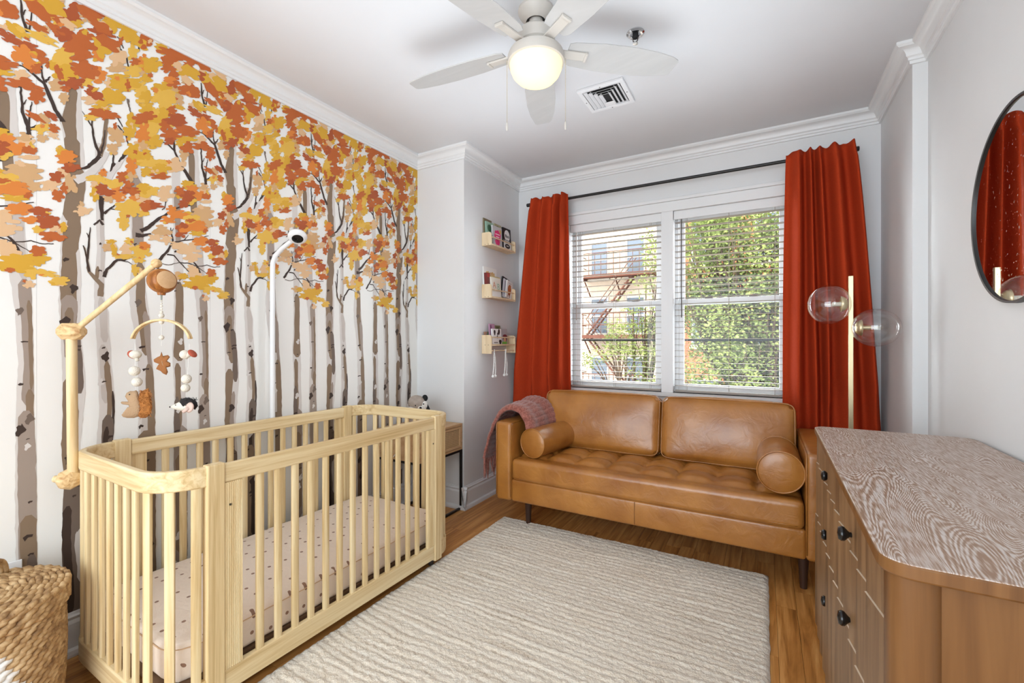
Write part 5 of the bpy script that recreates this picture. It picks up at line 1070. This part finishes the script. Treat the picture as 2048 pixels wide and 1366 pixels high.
# ------------------------------------------------------------------ ceiling fan
fanw = plain('fan_white', (198, 192, 184), .45); blade_m = wood('blade_white', [(184, 182, 180), (192, 190, 188)], 'x', 20, .1, .5)
FX, FYy = -.884, 1.772
fan = thing('ceiling_fan', 'white five-blade ceiling fan with a lit frosted bowl', 'ceiling fan', (FX, FYy, ZC))
c0 = (FX, FYy, 0)
MB().lathe([(.078, ZC), (.080, ZC-.012), (.070, ZC-.03), (.050, ZC-.05), (.044, ZC-.056)], c0, 40, caps=False).build('canopy', fanw, fan, smooth='auto')
MB().lathe([(.030, ZC-.040), (.031, ZC-.052), (.026, ZC-.064), (.020, ZC-.072), (.018, ZC-.080)], c0, 28).build('ball_joint', fanw, fan, smooth=True)
MB().lathe([(.016, ZC-.078), (.030, ZC-.082), (.050, ZC-.086), (.070, ZC-.096), (.085, ZC-.112), (.085, ZC-.160), (.076, ZC-.166), (.076, ZC-.184)], c0, 48).build('motor_housing', fanw, fan, smooth='auto')
MB().lathe([(.076, ZC-.184), (.100, ZC-.186), (.120, ZC-.196), (.126, ZC-.212), (.126, ZC-.240), (.118, ZC-.243)], c0, 48).build('light_fitter', fanw, fan, smooth='auto')
bowl = emis('lit_bowl', (255, 226, 170), .72)
MB().lathe([(.001, ZC-.330), (.03, ZC-.329), (.06, ZC-.322), (.086, ZC-.308), (.104, ZC-.288), (.114, ZC-.265), (.117, ZC-.243)], c0, 48, caps=False).build('glass_bowl', bowl, fan, smooth=True)
ZBL = ZC-.178
outl = [(.145, -.052), (.17, -.060), (.30, -.074), (.44, -.077), (.56, -.068), (.64, -.054), (.672, -.040), (.678, -.030), (.668, .040), (.655, .050), (.56, .070), (.44, .080), (.30, .078), (.17, .066), (.142, .050)]
b0 = None
for k in range(5):
    Mz = Matrix.Translation((FX, FYy, ZBL)) @ Matrix.Rotation(math.radians(40.5+72*k), 4, 'Z') @ Matrix.Rotation(math.radians(-11), 4, 'X')
    m = MB(); m.M = Mz; m.prism([(x, y, 0) for x, y in outl], (0, 0, .006)); bl = m.build('blade', blade_m, fan, bevel=.0015)
    m = MB(); m.M = Mz; m.box(.085, .235, -.021, .021, -.009, -.0005); m.box(.225, .237, -.023, .023, -.013, -.0005); m.box(.05, .10, -.018, .018, -.012, .002); m.build('blade_bracket', fanw, bl, bevel=.002)
for u, v0, v1 in ((1014, 122, 248), (1131, 118, 246)):
    p0, p1 = pixw(u, v0, 1.955), pixw(u, v1, 1.955)
    m = MB(); n = 46
    for i in range(n): q = p0+(p1-p0)*(i/n); m.ball(q, .0019, 6, 4)
    ch = m.build('pull_chain', plain('chain_brass', (196, 184, 150), .35, metal=.7), fan, smooth=True); ch['kind'] = 'stuff'
    MB().lathe([(.001, -.030), (.0045, -.028), (.005, -.012), (.0035, .004), (.001, .006)], p1, 12, caps=False).build('fob', fanw, fan, smooth=True)
# ------------------------------------------------------------------ ceiling vent and sprinkler
vw = plain('vent_white', (232, 232, 234), .4); vd = plain('vent_dark', (30, 30, 32), .8)
VX, VY, VH = -.822, 2.59, .137
ve = thing('ceiling_vent', 'square white louvred air vent in the ceiling', 'vent', (VX, VY, ZC))
m = MB(); h, t, z0 = VH, .026, ZC-.016
m.box(VX-h, VX+h, VY-h, VY-h+t, z0, ZC); m.box(VX-h, VX+h, VY+h-t, VY+h, z0, ZC); m.box(VX-h, VX-h+t, VY-h+t, VY+h-t, z0, ZC); m.box(VX+h-t, VX+h, VY-h+t, VY+h-t, z0, ZC); m.build('frame', vw, ve, bevel=.003)
MB().box(VX-h+t, VX+h-t, VY-h+t, VY+h-t, ZC-.003, ZC-.0005).build('duct', vd, ve)
for i in range(4):     # nested louvres open toward one corner side
    q = h-t-.004-i*.024; y0 = VY-h+t+.004+i*.0235; y1 = VY+h-t-.003
    for kind in ('front', 'left', 'right'):
        m = MB()
        if kind == 'front': a, b = Vector((VX-q, y0, ZC-.015)), Vector((VX+q, y0, ZC-.015)); off = Vector((0, .016, .011))
        elif kind == 'left': a, b = Vector((VX-q, y0, ZC-.015)), Vector((VX-q, y1, ZC-.015)); off = Vector((.016, 0, .011))
        else: a, b = Vector((VX+q, y0, ZC-.015)), Vector((VX+q, y1, ZC-.015)); off = Vector((-.016, 0, .011))
        m.prism([a, b, b+off, a+off], (0, 0, .0015)); m.build('louvre', vw, ve)
q = .028; MB().box(VX-q, VX+q, VY+h-t-.05, VY+h-t, ZC-.014, ZC-.010).build('centre_plate', vw, ve, bevel=.002)
for dx, dy in ((0, -1), (0, 1), (-1, 0), (1, 0)): MB().lathe([(.004, 0), (.004, .001)], (VX+dx*(h-t/2), VY+dy*(h-t/2), z0-.001), 10).build('screw', plain('screw_grey', (110, 108, 104), .4, metal=.6), ve)
chrome = plain('chrome', (210, 210, 212), .12, metal=1.0)
sp_ = thing('fire_sprinkler', 'chrome pendant fire sprinkler on the ceiling', 'sprinkler', (-.536, 2.14, ZC))
s0 = (-.536, 2.14, ZC)
MB().lathe([(.042, 0), (.042, -.004), (.034, -.010), (.024, -.008), (.022, -.002)], s0, 32, caps=False).build('escutcheon', chrome, sp_, smooth='auto')
MB().lathe([(.014, 0), (.014, -.022), (.010, -.026)], s0, 16).build('nozzle', vd, sp_, smooth='auto')
m = MB()
for sx in (-1, 1): m.tube([(s0[0]+sx*.011, s0[1], ZC-.022), (s0[0]+sx*.011, s0[1], ZC-.036), (s0[0], s0[1], ZC-.048)], .0025, 6)
m.build('yoke', dark_m, sp_); MB().lathe([(.012, -.048), (.013, -.051), (.004, -.052)], s0, 20).build('deflector', chrome, sp_, smooth='auto')
